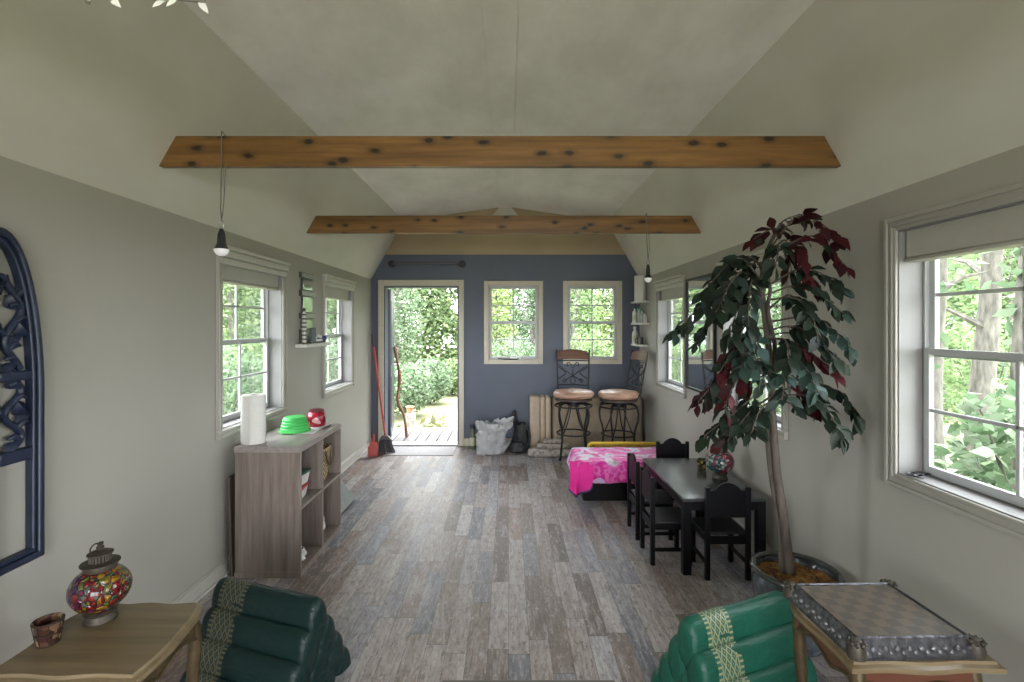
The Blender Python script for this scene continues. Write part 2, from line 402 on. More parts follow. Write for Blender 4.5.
# ------------------------------------------------------------------ windows
def window(n, w, z0, z1, cas, M, label, mats, crown, shade, jd, openings=2):
    """local frame: x along the wall, y outward, z up; M to world"""
    mt, mv = mats
    R = thing('window_%d' % n, label, 'window', kind='structure')
    u0, u1 = w; a, b, c, d = u0 + cas, u1 - cas, z0 + cas, z1 - cas
    m = MB(); e = .0006
    def ring(U0, U1, V0, V1, t, y0, y1, mm):
        mm.box((U0, y0, V0), (U0 + t, y1, V1), M); mm.box((U1 - t, y0, V0), (U1, y1, V1), M)
        mm.box((U0 + t, y0, V0), (U1 - t, y1, V0 + t), M); mm.box((U0 + t, y0, V1 - t), (U1 - t, y1, V1), M)
    ring(u0, u1, z0, z1, cas + .004, -.016, -e, m)
    if crown:
        ring(u0, u1, z0, z1, .018, -.026, -.016, m); ring(u0 + .030, u1 - .030, z0 + .030, z1 - .030, .012, -.022, -.016, m)
    m.build('casing', mt, R, bevel=.004)
    if crown > 1:
        m = MB()
        for k, (zz, hh, pr) in enumerate([(z1 - .085, .040, .030), (z1 - .0445, .044, .046), (z1, .024, .062)]):
            m.box((u0 + .004, -pr, zz), (u1 - .022, -e, zz + hh), M)
        m.build('crown', M_CROWN, R, bevel=.008, seg=3)
        m = MB(); m.box((u0 - .006, -.03, c - .016), (u1 + .006, -e, c + .002), M); m.build('sill', mt, R, bevel=.004)
    m = MB(); ring(a - .001, b + .001, c - .001, d + .001, .010, -.004, jd + .05, m); m.build('jamb_liner', M_JAMB if crown else mt, R, bevel=.001)
    a += .010; b -= .010; c += .010; d -= .010
    zm = (c + d) / 2
    m = MB(); ring(a, b, c, d, .011, jd + .012, jd + .046, m); m.build('frame', mv, R, bevel=.002)
    a += .011; b -= .011; c += .011; d -= .011
    for nm, v0, v1, y in (('upper_sash', zm - .018, d, jd + .030), ('lower_sash', c, zm + .018, jd + .006)):
        m = MB(); t = .026
        ring(a, b, v0, v1, t, y, y + .022, m)
        xm, vm = (a + b) / 2, (v0 + v1) / 2
        m.box((xm - .0075, y + .004, v0 + t), (xm + .0075, y + .018, v1 - t), M)
        m.box((a + t, y + .004, vm - .0075), (b - t, y + .018, vm + .0075), M)
        s = m.build(nm, mv, R, bevel=.0025)
        m = MB(); m.box((a + t - .003, y + .0095, v0 + t - .003), (b - t + .003, y + .0125, v1 - t + .003), M)
        m.build('pane', M_GLASS, s, smooth=False)
    if shade:
        m = MB(); m.box((u0 + cas + .014, .02, d + .022 - .125), (u1 - cas - .014, jd - .004, d + .020), M)
        m.box((u0 + cas + .014, .012, d + .022 - .140), (u1 - cas - .014, jd + .0, d + .022 - .126), M)
        m.build('shade_cassette', M_SHADE, R, bevel=.006)
    return R
ML = Matrix(((0, -1, 0, XL), (1, 0, 0, 0), (0, 0, 1, 0), (0, 0, 0, 1)))
MR = Matrix(((0, 1, 0, XR), (1, 0, 0, 0), (0, 0, 1, 0), (0, 0, 0, 1)))
MBk = Matrix.Translation((0, YB, 0))
wl = ['left wall window just behind the camera', 'left wall window above the wood cubby', 'left wall window closest to the blue wall']
n = 0
for w, l in zip(LEFTW, wl): n += 1; window(n, w, WZ0, WZ1, CAS, ML, l, (M_TRIM, M_VINYL), 1 if n == 6 else 2, True, .085)
wr = ['right wall window beyond the rear end behind the camera', 'right wall window just behind the camera', 'large right wall window above the chess tray table', 'right wall window hidden behind the potted tree leaves', 'right wall window nearest the corner shelves']
for w, l in zip(RIGHTW, wr): n += 1; window(n, w, WZ0, WZ1, CAS, MR, l, (M_TRIM, M_VINYL), 1 if n == 6 else 2, True, .085)
wb = ['blue wall window beside the open door', 'blue wall window above the bar stools']
for w, l in zip(BW, wb):
    n += 1; R = window(n, w, BZ0, BZ1, BCAS, MBk, l, (M_TRIMT, M_VINYL), False, False, .012)
    if n == 9:
        xm = (w[0] + w[1]) / 2; m = MB(); m.box((xm - .04, -.004, 1.085), (xm + .09, .016, 1.135), MBk); m.build('sash_lock', M_WHITE, R, bevel=.004)
        m = MB(); m.tube([(xm - .20, YB + .010, 1.10), (xm - .05, YB - .012, 1.098), (xm + .05, YB - .012, 1.098), (xm + .07, YB + .004, 1.11)], .008, 8); m.build('lift_handle', simple('black_plastic', (.02, .02, .022), .4), R)
MATS.setdefault('black_plastic', simple('black_plastic', (.02, .02, .022), .4))

# door ---------------------------------------------------------------
R = thing('door_1', 'open dark blue entry door with tan casing', 'door', kind='structure')
m = MB(); x0, x1 = -1.653 + .05, -.565
x0 = -1.648
m.box((x0, YB - .018, 0), (-1.577, YB - .0006, 2.10)); m.box((-.628, YB - .018, 0), (x1, YB - .0006, 2.10)); m.box((-1.577, YB - .018, 2.024), (-.628, YB - .0006, 2.10))
m.build('casing', M_TRIMT, R, bevel=.005)
M_DOOR = simple('blue_door_paint', (.035, .042, .072), .35, var=.05)
m = MB(); m.box((-1.578, YB - .004, 0), (-1.562, YB + TH + .02, 2.004)); m.box((-.648, YB - .004, 0), (-.627, YB + TH + .02, 2.004)); m.box((-1.578, YB - .004, 2.004), (-.627, YB + TH + .02, 2.025))
m.build('jamb', simple('door_jamb_paint', (.11, .125, .17), .4), R, bevel=.002)
m = MB(); m.box((-1.578, YB - .01, -.01), (-.627, YB + TH + .03, .018)); m.build('threshold', simple('threshold_metal', (.5, .5, .52), .35, .7), R, bevel=.003)
HM = T(-1.552, YB + TH + .03, 0) @ RZ(math.radians(100))
m = MB(); m.box((0, -.022, .03), (.90, .022, 1.995), HM)
for (a, b) in ((.10, .40), (.47, .77)):
    for (c, d) in ((.18, .85), (1.0, 1.85)):
        for s in (-1, 1): m.box((a, s * .022 - .006, c), (b, s * .022 + .006, d), HM)
lf = m.build('door_leaf', M_DOOR, R, bevel=.004)
m = MB(); m.lathe([(0, 0), (.014, 0), (.014, .04), (.03, .05), (.03, .07), (.012, .085), (0, .085)], 20, HM @ T(.80, -.022, .95) @ RX(PI / 2))
m.build('door_knob', simple('brushed_nickel', (.55, .55, .56), .3, 1), lf)

# beams --------------------------------------------------------------
M_BEAM = wood('stained_pine', [lin(84, 58, 27), lin(120, 85, 42), lin(150, 109, 58)], .4, axis=0, scale=5, knots=True)
def beam(y, label):
    za, zb = EYE + .7475, EYE + .7475 + .142
    q = [(XC - prof(za) - .004, za), (XC + prof(za) + .004, za), (XC + prof(zb) + .004, zb), (XC - prof(zb) - .004, zb)]
    m = MB(); vs = [(x, y, z) for x, z in q] + [(x, y + .038, z) for x, z in q]
    m.add(vs, [(0,1,2,3),(7,6,5,4),(0,4,5,1),(1,5,6,2),(2,6,7,3),(3,7,4,0)])
    o = m.build('ceiling_beam', M_BEAM, bevel=.003); tag(o, label, 'beam', 'stained pine cross beams')
beam(2.35, 'long knotty pine cross beam nearer the camera holding the left bulb')
beam(4.06, 'knotty pine cross beam farther back in front of the blue wall')
beam(.60, 'knotty pine cross beam overhead carrying the twig garland')

# curtain rod over the door
M_IRON = simple('black_iron', (.022, .021, .022), .45, .5)
R = thing('curtain_rod', 'dark pipe rod mounted above the open door', 'curtain rod', (0, 0, 0))
a, b = P(391, 263.5, YB - .06), P(462, 263.5, YB - .06)
m = MB(); m.tube([(a.x, YB - .06, a.z), (b.x, YB - .06, a.z)], .019, 14); m.build('rod', simple('grey_iron', (.10, .10, .115), .4, .5), R)
for x in (a.x, b.x):
    m = MB(); m.lathe([(0, 0), (.045, 0), (.045, .012), (.026, .016), (.026, .05), (.03, .052), (.03, .09), (0, .09)], 20, T(x, YB - .001, a.z) @ RX(PI / 2)); m.build('flange', M_IRON, R)
# ------------------------------------------------------------------ materials for furniture
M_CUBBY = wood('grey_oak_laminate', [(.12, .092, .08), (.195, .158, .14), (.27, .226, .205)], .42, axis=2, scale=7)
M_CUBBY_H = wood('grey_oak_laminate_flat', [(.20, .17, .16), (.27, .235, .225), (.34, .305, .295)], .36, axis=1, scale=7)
M_BLACK = simple('black_brown_lacquer', (.006, .006, .0075), .45, var=.1, **{'Specular_IOR_Level': .16})
M_LEATHER = simple('tan_leather', (.36, .215, .15), .42, var=.12, scale=9, bump=.1)
M_RAIL = wood('brown_rail_wood', [(.075, .032, .02), (.125, .056, .034), (.16, .08, .05)], .35, axis=0)
M_BRASS = simple('antique_brass', (.062, .052, .04), .55, .45, var=.35, scale=40)
M_GOLDW = wood('antiqued_gold_wood', [(.12, .084, .044), (.175, .13, .072), (.225, .17, .10)], .42, axis=0, scale=5)
M_GOLD = simple('gold_paint', (.075, .052, .024), .4, .35, var=.35, scale=30, bump=.2)
M_REDWOOD = wood('red_brown_wood', [(.07, .024, .013), (.10, .034, .018), (.13, .046, .025)], .35, axis=0)
M_PAPER = simple('paper_towel', (.66, .65, .63), .9, var=.03, scale=60, bump=.25)
M_CARD = simple('grey_card', (.33, .30, .27), .9)
M_GREENP = simple('green_plastic', (.05, .42, .09), .4, var=.05)
M_PINEW = simple('plain_cream', (.62, .56, .45), .8)

# ---- wood cubby
R = thing('cubby_shelf', 'grey wood four compartment cubby shelf under the left window', 'cubby shelf', (-1.66, 3.02, 0))
W, LN, H = .405, .735, .794
def pb(name, a, b, mat=M_CUBBY, par=R):
    m = MB(); m.box(a, b); return m.build(name, mat, par, bevel=.002)
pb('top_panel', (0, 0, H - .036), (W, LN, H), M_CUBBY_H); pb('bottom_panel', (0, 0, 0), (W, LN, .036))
pb('side_panel', (.004, .003, .0365), (W - .002, .021, H - .0365)); pb('side_panel', (.004, LN - .021, .0365), (W - .002, LN - .003, H - .0365))
pb('divider', (.014, LN / 2 - .009, .0365), (W - .002, LN / 2 + .009, H - .0365))
for a, b in ((.0215, LN / 2 - .0095), (LN / 2 + .0095, LN - .0215)): pb('shelf', (.014, a, .406), (W - .003, b, .424))
pb('back_panel', (.005, .0215, .0365), (.0135, LN - .0215, H - .0365))
CT = Vector((-1.66, 3.02, 0))
# leaning dark board in the gap and flat panel beyond
m = MB(); m.box((0, 0, 0), (.018, .62, .60)); o = m.build('wood_board', wood('dark_board', [(.06, .045, .035), (.09, .07, .055)], .6), bevel=.002)
o.location = (-1.692, 3.035, .002); o.rotation_euler = (0, math.radians(-2), 0); tag(o, 'dark brown board squeezed between the wood cubby and the wall', 'board')
m = MB(); m.box((-.012, 0, 0), (.012, .56, .62)); o = m.build('flat_panel', simple('grey_green_panel', (.19, .215, .205), .45), bevel=.003)
o.location = (-1.352, 3.80, .008); o.rotation_euler = (0, math.radians(-34), 0); tag(o, 'grey green flat panel leaning on the wall beyond the wood cubby', 'panel')

# ---- paper towel rolls
def paper_roll(x, y, z, r, h, label, lean=0):
    R = thing('paper_towel_roll', label, 'paper towels', (x, y, z))
    m = MB(); m.lathe([(.022, .001), (r - .003, 0), (r, .004), (r, h - .004), (r - .003, h), (.022, h - .001)], 40, cap=False)
    m.grid(lambda a, b: (math.cos(4.4 + a * .5) * (r + .001 + .012 * a * a), math.sin(4.4 + a * .5) * (r + .001 + .012 * a * a), .004 + (h - .008) * b), 6, 2)
    m.build('paper', M_PAPER, R, smooth=True)
    m = MB(); m.lathe([(.021, 0), (.0215, 0), (.0215, h + .001), (.019, h + .001), (.019, .002), (.021, .002)], 24); m.build('cardboard_core', M_CARD, R)
paper_roll(-1.595, 3.125, H, .071, .30, 'white paper towel roll standing on the wood cubby')
# paper sheet, bowl, red jar, pen
def sheet(u, v):
    return (-.11 + .22 * u, -.15 + .30 * v, .0015 + .002 * math.sin(9 * u + 4 * v) ** 2)
m = MB(); m.grid(sheet, 10, 12); o = m.build('paper_sheet', simple('white_paper', (.78, .79, .82), .8), solid=.0012)
o.location = (-1.435, 3.515, H + .001); o.rotation_euler = (0, 0, .05); tag(o, 'white paper sheet under the green bowl on the cubby', 'paper')
R = thing('collapsible_bowl', 'bright green collapsible bowl turned upside down on the cubby', 'bowl', (-1.475, 3.45, H + .0055))
m = MB(); pr = [(.100, 0), (.101, .006), (.097, .008)]
for k in range(4): z = .010 + k * .02; r_ = .095 - k * .005; pr += [(r_, z), (r_ - .001, z + .013), (r_ - .006, z + .018)]
pr += [(.074, .093), (.068, .099), (.0, .101)]
m.lathe(pr, 40); m.build('bowl_shell', M_GREENP, R)
m = MB(); m.lathe([(.1015, .001), (.105, .002), (.105, .008), (.1015, .009)], 40); m.build('rim', simple('green_rim', (.045, .48, .08), .4), R)
jm = NT('red_floral_glaze'); vv = jm.voro(jm.coords('Object'), 26, 'Color'); f1 = jm.n('ShaderNodeSeparateColor'); jm.link(vv, f1.inputs[0])
jm.base(jm.ramp(f1.outputs[0], [(0, (.28, .015, .03)), (.5, (.36, .03, .05)), (.7, (.55, .30, .32)), (.8, (.10, .01, .02)), (1, (.33, .02, .04))], 'CONSTANT')); jm.set(Roughness=.2)
R = thing('red_jar', 'small red floral candle jar beside the green bowl', 'jar', (-1.395, 3.632, H))
m = MB(); m.lathe([(.048, 0), (.058, .006), (.066, .03), (.067, .07), (.058, .10), (.05, .108)], 32); m.build('jar_body', jm.m, R)
m = MB(); m.lathe([(.0505, .109), (.054, .111), (.054, .122), (.03, .13), (0, .132)], 32); m.build('lid', simple('dark_red_lid', (.10, .015, .02), .35), R)
m = MB(); m.tube([(0, 0, .005), (0, .02, .005), (.002, .15, .005), (.002, .165, .005)], [.002, .005, .005, .0045], 8)
o = m.build('pen', MATS['black_plastic']); o.location = (-1.30, 3.50, H + .002); tag(o, 'dark pen lying by the edge of the cubby top', 'pen')

# cubby contents
zc = .4242
def food_tub(x, y, z, w, d, h, body, lid, label, rz=0):
    R = thing('food_tub', label, 'container', (x, y, z), rz)
    m = MB(); s_ = .85
    m.add([(-w*s_, -d*s_, 0), (w*s_, -d*s_, 0), (w*s_, d*s_, 0), (-w*s_, d*s_, 0), (-w, -d, h), (w, -d, h), (w, d, h), (-w, d, h)], [(0,3,2,1),(4,5,6,7),(0,1,5,4),(1,2,6,5),(2,3,7,6),(3,0,4,7)])
    m.build('tub', body, R, bevel=.008)
    m = MB(); m.box((-w - .006, -d - .006, h + .0005), (w + .006, d + .006, h + .014)); m.build('lid', lid, R, bevel=.005)
M_TUB = simple('milky_plastic', (.62, .61, .58), .4); M_DKG = simple('dark_green_plastic', (.02, .09, .055), .4); M_REDP = simple('red_plastic', (.40, .03, .04), .4)
food_tub(-1.375, 3.18, zc, .075, .085, .068, M_TUB, M_REDP, 'white tub with red lid at the bottom of the stack in the cubby', .12)
food_tub(-1.375, 3.185, zc + .0835, .072, .09, .07, M_TUB, M_DKG, 'white tub with dark green lid topping the stack in the cubby', -.1)
R = thing('woven_basket', 'woven tan basket bag in the upper far cubby compartment', 'basket', (-1.40, 3.565, zc), 0)
bm_ = NT('woven_straw'); v1 = bm_.coords('Object', (1, 1, 1)); ch = bm_.n('ShaderNodeTexWave', wave_type='BANDS', bands_direction='DIAGONAL'); ch.inputs['Scale'].default_value = 22; ch.inputs['Distortion'].default_value = 5; bm_.link(v1, ch.inputs['Vector'])
bm_.base(bm_.ramp(ch.outputs['Fac'], [(.2, (.16, .10, .045)), (.6, (.46, .34, .18)), (1, (.56, .44, .26))])); bm_.set(Roughness=.8); bm_.bump(ch.outputs['Fac'], .6, .01)
m = MB(); sq = lambda a, z: 1 / max(abs(math.cos(a)), abs(math.sin(a))) ** .6
m.lathe([(.0, .001), (.085, .001), (.092, .02), (.104, .12), (.112, .21), (.115, .235), (.106, .235), (.102, .21), (.085, .02), (0, .015)], 40, None, 0, sq); m.build('basket_body', bm_.m, R)
m = MB(); m.tube(spline([(.118, -.05, .215), (.124, -.045, .16), (.126, -.01, .115), (.126, .025, .13), (.122, .045, .215)], 6), .008, 8); m.build('handle', simple('dark_strap', (.09, .055, .03), .6), R)
def crumple(name, label, cat, loc, sx, sy, h, mat, seed, amp=.16, parts=None, n=26, top=.75):
    random.seed(seed); m = MB()
    def fn(u, v):
        a = u * 2 * PI; z = v
        r = math.sin(min(1, v * 3.2 + .0) * PI / 2) * (1 - (1 - top) * v) if v < .97 else top * .9
        p = Vector((math.cos(a) * r, math.sin(a) * r, z)); q = p * 2.2 + Vector((seed * 3.1, 0, 0))
        k = 1 + amp * noise.noise(q) + amp * .7 * noise.noise(q * 2.7)
        return (p.x * sx * k, p.y * sy * k, h * z * (1 + .12 * noise.noise(q * 1.3)))
    m.grid(fn, n, n)
    o = m.build(name, mat, smooth=True, ang=60); o.location = loc
    if label: tag(o, label, cat)
    return o
M_BAGW = NT('white_film'); M_BAGW.base((.50, .50, .52)); M_BAGW.set(Roughness=.35, Alpha=.8); M_BAGW.bump(M_BAGW.noise(M_BAGW.coords('Object'), 28, 4), .5, .01); M_BAGW = M_BAGW.m
M_BAGO = simple('white_sack', (.66, .67, .69), .45, bump=.4, scale=30)
crumple('paper_bag', 'pale slumped bag in the lower far cubby compartment', 'bag', (-1.375, 3.55, .0365), .085, .10, .22, M_BAGO, 3, .2, top=.35)
crumple('crumpled_cloth', 'small crumpled white cloth in the lower near cubby compartment', 'cloth', (-1.345, 3.16, .0365), .07, .09, .075, simple('white_cloth', (.6, .6, .6), .8), 5, .35, top=.6)

# ---- kids table and chairs
R = thing('kids_table', 'low black rectangular kids table beside the right wall', 'table', (1.065, 3.05, 0))
TW, TL, TZ = .51, .93, .47
m = MB(); m.box((0, 0, TZ - .02), (TW, TL, TZ)); m.build('tabletop', simple('black_tabletop', (.05, .055, .058), .2), R, bevel=.003)
m = MB(); m.box((.01, .05, TZ - .075), (.028, TL - .05, TZ - .0205)); m.box((TW - .028, .05, TZ - .075), (TW - .01, TL - .05, TZ - .0205)); m.box((.05, .01, TZ - .075), (TW - .05, .028, TZ - .0205)); m.box((.05, TL - .028, TZ - .075), (TW - .05, TL - .01, TZ - .0205))
m.build('apron', M_BLACK, R, bevel=.002)
for x in (.002, TW - .052):
    for y in (.002, TL - .052):
        m = MB(); m.box((x, y, 0), (x + .05, y + .05, TZ - .0205)); m.build('leg', M_BLACK, R, bevel=.003)
def kids_chair(label, loc, rz):
    R = thing('kids_chair', label, 'chair', loc, rz, 'black kids chairs at the low table')
    w = .272; p = .028
    for x in (-w / 2, w / 2 - p):
        m = MB(); m.box((x, 0, 0), (x + p, p, .555)); m.build('leg', M_BLACK, R, bevel=.003)
        m = MB(); m.box((x, .235, 0), (x + p, .235 + p, .262)); m.build('leg', M_BLACK, R, bevel=.003)
        m = MB(); m.box((x + .007, p, .085), (x + p - .007, .235, .107)); m.build('stretcher', M_BLACK, R, bevel=.002)
        m = MB(); m.box((x + .004, p, .225), (x + p - .004, .235, .262)); m.build('side_rail', M_BLACK, R, bevel=.002)
    m = MB(); xs = w / 2 - p - .0005
    poly = [(-xs, .375), (xs, .375), (xs, .535)] + [(xs - .03 - (2 * xs - .06) * k / 12, .538 + .046 * math.sin(PI * k / 12) ** .7) for k in range(13)] + [(-xs, .535)]
    m.prism(poly, -.020, -.006, RX(PI / 2)); m.build('backrest', M_BLACK, R, bevel=.002)
    m = MB(); m.box((-w / 2 + p + .0005, .006, .215), (w / 2 - p - .0005, .022, .262)); m.build('seat_rail', M_BLACK, R, bevel=.002)
    m = MB(); m.box((-w / 2 + p + .0005, .24, .225), (w / 2 - p - .0005, .256, .262)); m.build('seat_rail', M_BLACK, R, bevel=.002)
    m = MB(); m.box((-w / 2 + .002, .030, .2625), (w / 2 - .002, .272, .277)); m.build('seat', simple('dark_seat_panel', (.02, .02, .022), .35), R, bevel=.004)
    return R
ch0 = kids_chair('black kids chair at the near end of the low table', (1.316, 2.99, 0), 0)
dup(ch0, (.905, 3.315, 0), -PI / 2, 'black kids chair on the long side, nearer the potted tree')
dup(ch0, (.905, 3.685, 0), -PI / 2, 'black kids chair on the long side, nearer the pink blanket')
dup(ch0, (1.372, 4.20, 0), PI, 'black kids chair at the far end of the low table')

# ---- mosaic lanterns
def mosaic(name, warm):
    t = NT(name); v = t.coords('Object')
    e = t.voro(v, 40, 'Distance', 'DISTANCE_TO_EDGE'); c = t.voro(v, 40, 'Color'); sp = t.n('ShaderNodeSeparateColor'); t.link(c, sp.inputs[0])
    tc = t.n('ShaderNodeTexCoord'); sx = t.n('ShaderNodeSeparateXYZ'); t.link(tc.outputs['Object'], sx.inputs[0])
    pos = t.math('ADD', t.math('MULTIPLY', sx.outputs[0], 3.2), t.math('ADD', t.math('MULTIPLY', sp.outputs[0], .62), .22))
    if warm: stops = [(0, (.05, .008, .08)), (.2, (.20, .006, .06)), (.36, (.26, .008, .015)), (.48, (.13, .20, .18)), (.54, (.25, .006, .012)), (.66, (.16, .19, .03)), (.73, (.42, .20, .015)), (.86, (.28, .012, .012)), (1, (.05, .15, .09))]
    else: stops = [(0, (.08, .16, .17)), (.25, (.40, .46, .44)), (.42, (.06, .07, .10)), (.5, (.42, .03, .09)), (.7, (.50, .06, .12)), (.82, (.55, .30, .30)), (.9, (.30, .01, .06)), (1, (.38, .03, .10))]
    col = t.ramp(pos, stops, 'CONSTANT')
    edge = t.ramp(e, [(.05, (0, 0, 0)), (.09, (1, 1, 1))])
    t.base(t.mix(edge, (.012, .009, .009), t.mix(.45, col, (.0, .0, .0)))); t.set(Roughness=.12, Coat_Weight=.6)
    t.bump(e, .8, .02); return t.m
def lantern(label, loc, mat, rz, s=1):
    R = thing('mosaic_lantern', label, 'lantern', loc, rz)
    m = MB(); m.lathe([(0, 0), (.059, 0), (.060, .004), (.056, .014), (.053, .028), (.058, .036), (.05, .042), (0, .042)], 36); m.build('base', M_BRASS, R)
    m = MB(); pr = [(.045, .0425)] + [(.107 * math.cos(a) if abs(a) < 1.3 else .03, .128 + .092 * math.sin(a)) for a in [-1.12 + 2.24 * k / 16 for k in range(17)]]
    m.lathe(pr, 48); m.build('glass_globe', mat, R, ang=80)
    m = MB(); m.lathe([(.045, .206), (.054, .204), (.058, .212), (.056, .226), (.068, .230), (.068, .234), (.044, .238), (0, .238)], 40); m.build('collar', M_BRASS, R)
    m = MB()
    for k in range(20):
        a = 2 * PI * k / 20; m.tube([(.035 * math.cos(a), .035 * math.sin(a), .2385), (.035 * math.cos(a), .035 * math.sin(a), .266)], .0042, 6)
    m.lathe([(.030, .2385), (.030, .266), (0, .266)], 24); m.build('gallery', M_BRASS, R)
    m = MB(); m.lathe([(.0, .2665), (.040, .2665), (.045, .268), (.045, .272), (.03, .279), (.012, .286), (.014, .296), (.008, .302), (.012, .310), (0, .318)], 32); m.build('cap', M_BRASS, R)
    m = MB(); m.tube(spline([(-.041, 0, .271), (-.045, .006, .285), (-.03, .01, .302), (0, .006, .308), (.0, .012, .312)], 6), .003, 8); m.build('handle', M_BRASS, R)
    R.scale = (s, s, s); return R
def votive(label, loc, cols, s=1):
    t = NT('mosaic_cup_glass'); tc = t.n('ShaderNodeTexCoord'); br = t.n('ShaderNodeTexChecker'); br.inputs['Scale'].default_value = 55; t.link(tc.outputs['Object'], br.inputs[0])
    vv = t.voro(t.coords('Object'), 45, 'Color'); sp = t.n('ShaderNodeSeparateColor'); t.link(vv, sp.inputs[0])
    t.base(t.ramp(sp.outputs[0], [(i / len(cols), c) for i, c in enumerate(cols)], 'CONSTANT')); t.set(Roughness=.2)
    R = thing('votive_cup', label, 'candle cup', loc); R.scale = (s, s, s)
    m = MB(); m.lathe([(0, 0), (.028, 0), (.030, .004), (.042, .076), (.043, .08), (.038, .08), (.027, .008), (0, .008)], 32); m.build('cup_glass', t.m, R)
    m = MB()
    for z, r in ((.003, .0295), (.04, .0365), (.077, .0425)): m.tube([(r * math.cos(2 * PI * k / 28), r * math.sin(2 * PI * k / 28), z) for k in range(28)], .0022, 6, closed=True)
    for k in range(8): a = 2 * PI * k / 8; m.tube([(.0305 * math.cos(a), .0305 * math.sin(a), .003), (.0428 * math.cos(a), .0428 * math.sin(a), .077)], .0016, 6)
    m.build('wire_frame', simple('dark_bronze', (.03, .022, .016), .5, .6), R)
ML1, ML2 = mosaic('mosaic_warm', True), mosaic('mosaic_pink', False)
lantern('round mosaic glass lantern on the gold wood side table', (-1.376, 1.685, .5405), ML1, 0, .82)
lantern('round pink mosaic glass lantern on the black kids table', (1.465, 3.47, .4705), ML2, 0, .89)
votive('small dark mosaic candle cup on the gold wood side table', (-1.432, 1.555, .5405), [(.04, .02, .015), (.09, .045, .03), (.26, .19, .12), (.05, .02, .02), (.14, .08, .05)], .92)
votive('small yellow and dark candle cup on the black kids table', (1.428, 3.70, .4705), [(.03, .03, .03), (.36, .30, .03), (.05, .05, .04), (.42, .36, .08), (.02, .03, .03)], .85)

# ---- gilded side tables
def side_table(label, cx, cy, w, d, h, apron_mat, cat='side table'):
    R = thing('side_table', label, cat, (cx, cy, 0))
    def outline(o=0):
        pts = []
        hw, hd = w / 2 + o, d / 2 + o
        N = 12
        for k in range(N): t_ = k / N; pts.append((-hw + 2 * hw * t_, -hd - .006 * math.sin(PI * t_) ** 2 + .007 * math.sin(2 * PI * t_) ** 2))
        for k in range(N): t_ = k / N; pts.append((hw - .05 * t_ ** 7 + .007 * math.sin(2 * PI * t_), -hd + 2 * hd * t_))
        for k in range(N): t_ = k / N; pts.append((hw - .05 - (2 * hw - .10) * t_, hd - .010 * math.sin(2 * PI * t_) ** 2))
        for k in range(N): t_ = k / N; pts.append((-hw + .05 * (1 - t_) ** 7 - .007 * math.sin(2 * PI * t_), hd - 2 * hd * t_))
        return pts
    m = MB(); P0, P1, P2 = outline(-.012), outline(0), outline(-.016)
    n = len(P0); vs = [(x, y, h - .034) for x, y in P2] + [(x, y, h - .026) for x, y in P1] + [(x, y, h - .012) for x, y in P1] + [(x, y, h - .008) for x, y in P0] + [(x, y, h) for x, y in P2]
    fs = [tuple(range(4 * n, 5 * n)), tuple(reversed(range(n)))]
    for r_ in range(4):
        for k in range(n): k2 = (k + 1) % n; fs.append((r_ * n + k, r_ * n + k2, (r_ + 1) * n + k2, (r_ + 1) * n + k))
    m.add(vs, fs); m.build('tabletop', M_GOLDW, R, ang=40)
    for sgn in (-1, 1):
        for ax in (0, 1):
            m = MB(); L_ = (w if ax == 0 else d) / 2 - .05; off = (d if ax == 0 else w) / 2 - .045
            poly = [(-L_, h - .0345), (L_, h - .0345)] + [(L_ - 2 * L_ * k / 24, h - .105 + .03 * abs(math.sin(PI * 1.5 * k / 24 + .0)) ** 1.2 * (1 if k not in (0, 24) else 0)) for k in range(25)]
            Mx = RX(PI / 2) if ax == 0 else RZ(PI / 2) @ RX(PI / 2)
            tr_ = T(0, sgn * off, 0) if ax == 0 else T(sgn * off, 0, 0)
            m.prism(poly, -.009, .009, tr_ @ Mx); ap = m.build('apron', apron_mat, R, bevel=.003)
            m = MB(); m.tube([(tr_ @ Mx) @ Vector((p[0], p[1], -.010 if (sgn > 0) == (ax == 0) else .010)) for p in poly[2:]], .0055, 8); m.build('gilt_edge', M_GOLD, ap)
    for sx_ in (-1, 1):
        for sy_ in (-1, 1):
            d_ = Vector((sx_, sy_, 0)).normalized(); c_ = Vector((sx_ * (w / 2 - .055), sy_ * (d / 2 - .055), 0))
            m = MB(); m.tube(spline([c_ + d_ * .0 + Vector((0, 0, h - .036)), c_ + d_ * .008 + Vector((0, 0, h - .12)), c_ + d_ * .0 + Vector((0, 0, h - .27)), c_ - d_ * .012 + Vector((0, 0, .13)), c_ + d_ * .006 + Vector((0, 0, .04)), c_ + d_ * .03 + Vector((0, 0, .012))], 6),
                             [.02, .021, .022, .0225, .0225, .022, .021, .021, .021, .021, .020, .020, .019, .018, .017, .016, .015, .0145, .014, .014, .0135, .013, .013, .013, .014, .015, .016, .017, .018, .018, .012], 12)
            m.build('leg', M_GOLD, R)
    return R
side_table('gold wood side table holding a mosaic lantern', -1.275, 1.60, .45, .40, .54, M_GOLD)
side_table('gold edged side table with red brown apron beneath the chess tray', 1.225, 1.655, .45, .40, .54, M_REDWOOD)

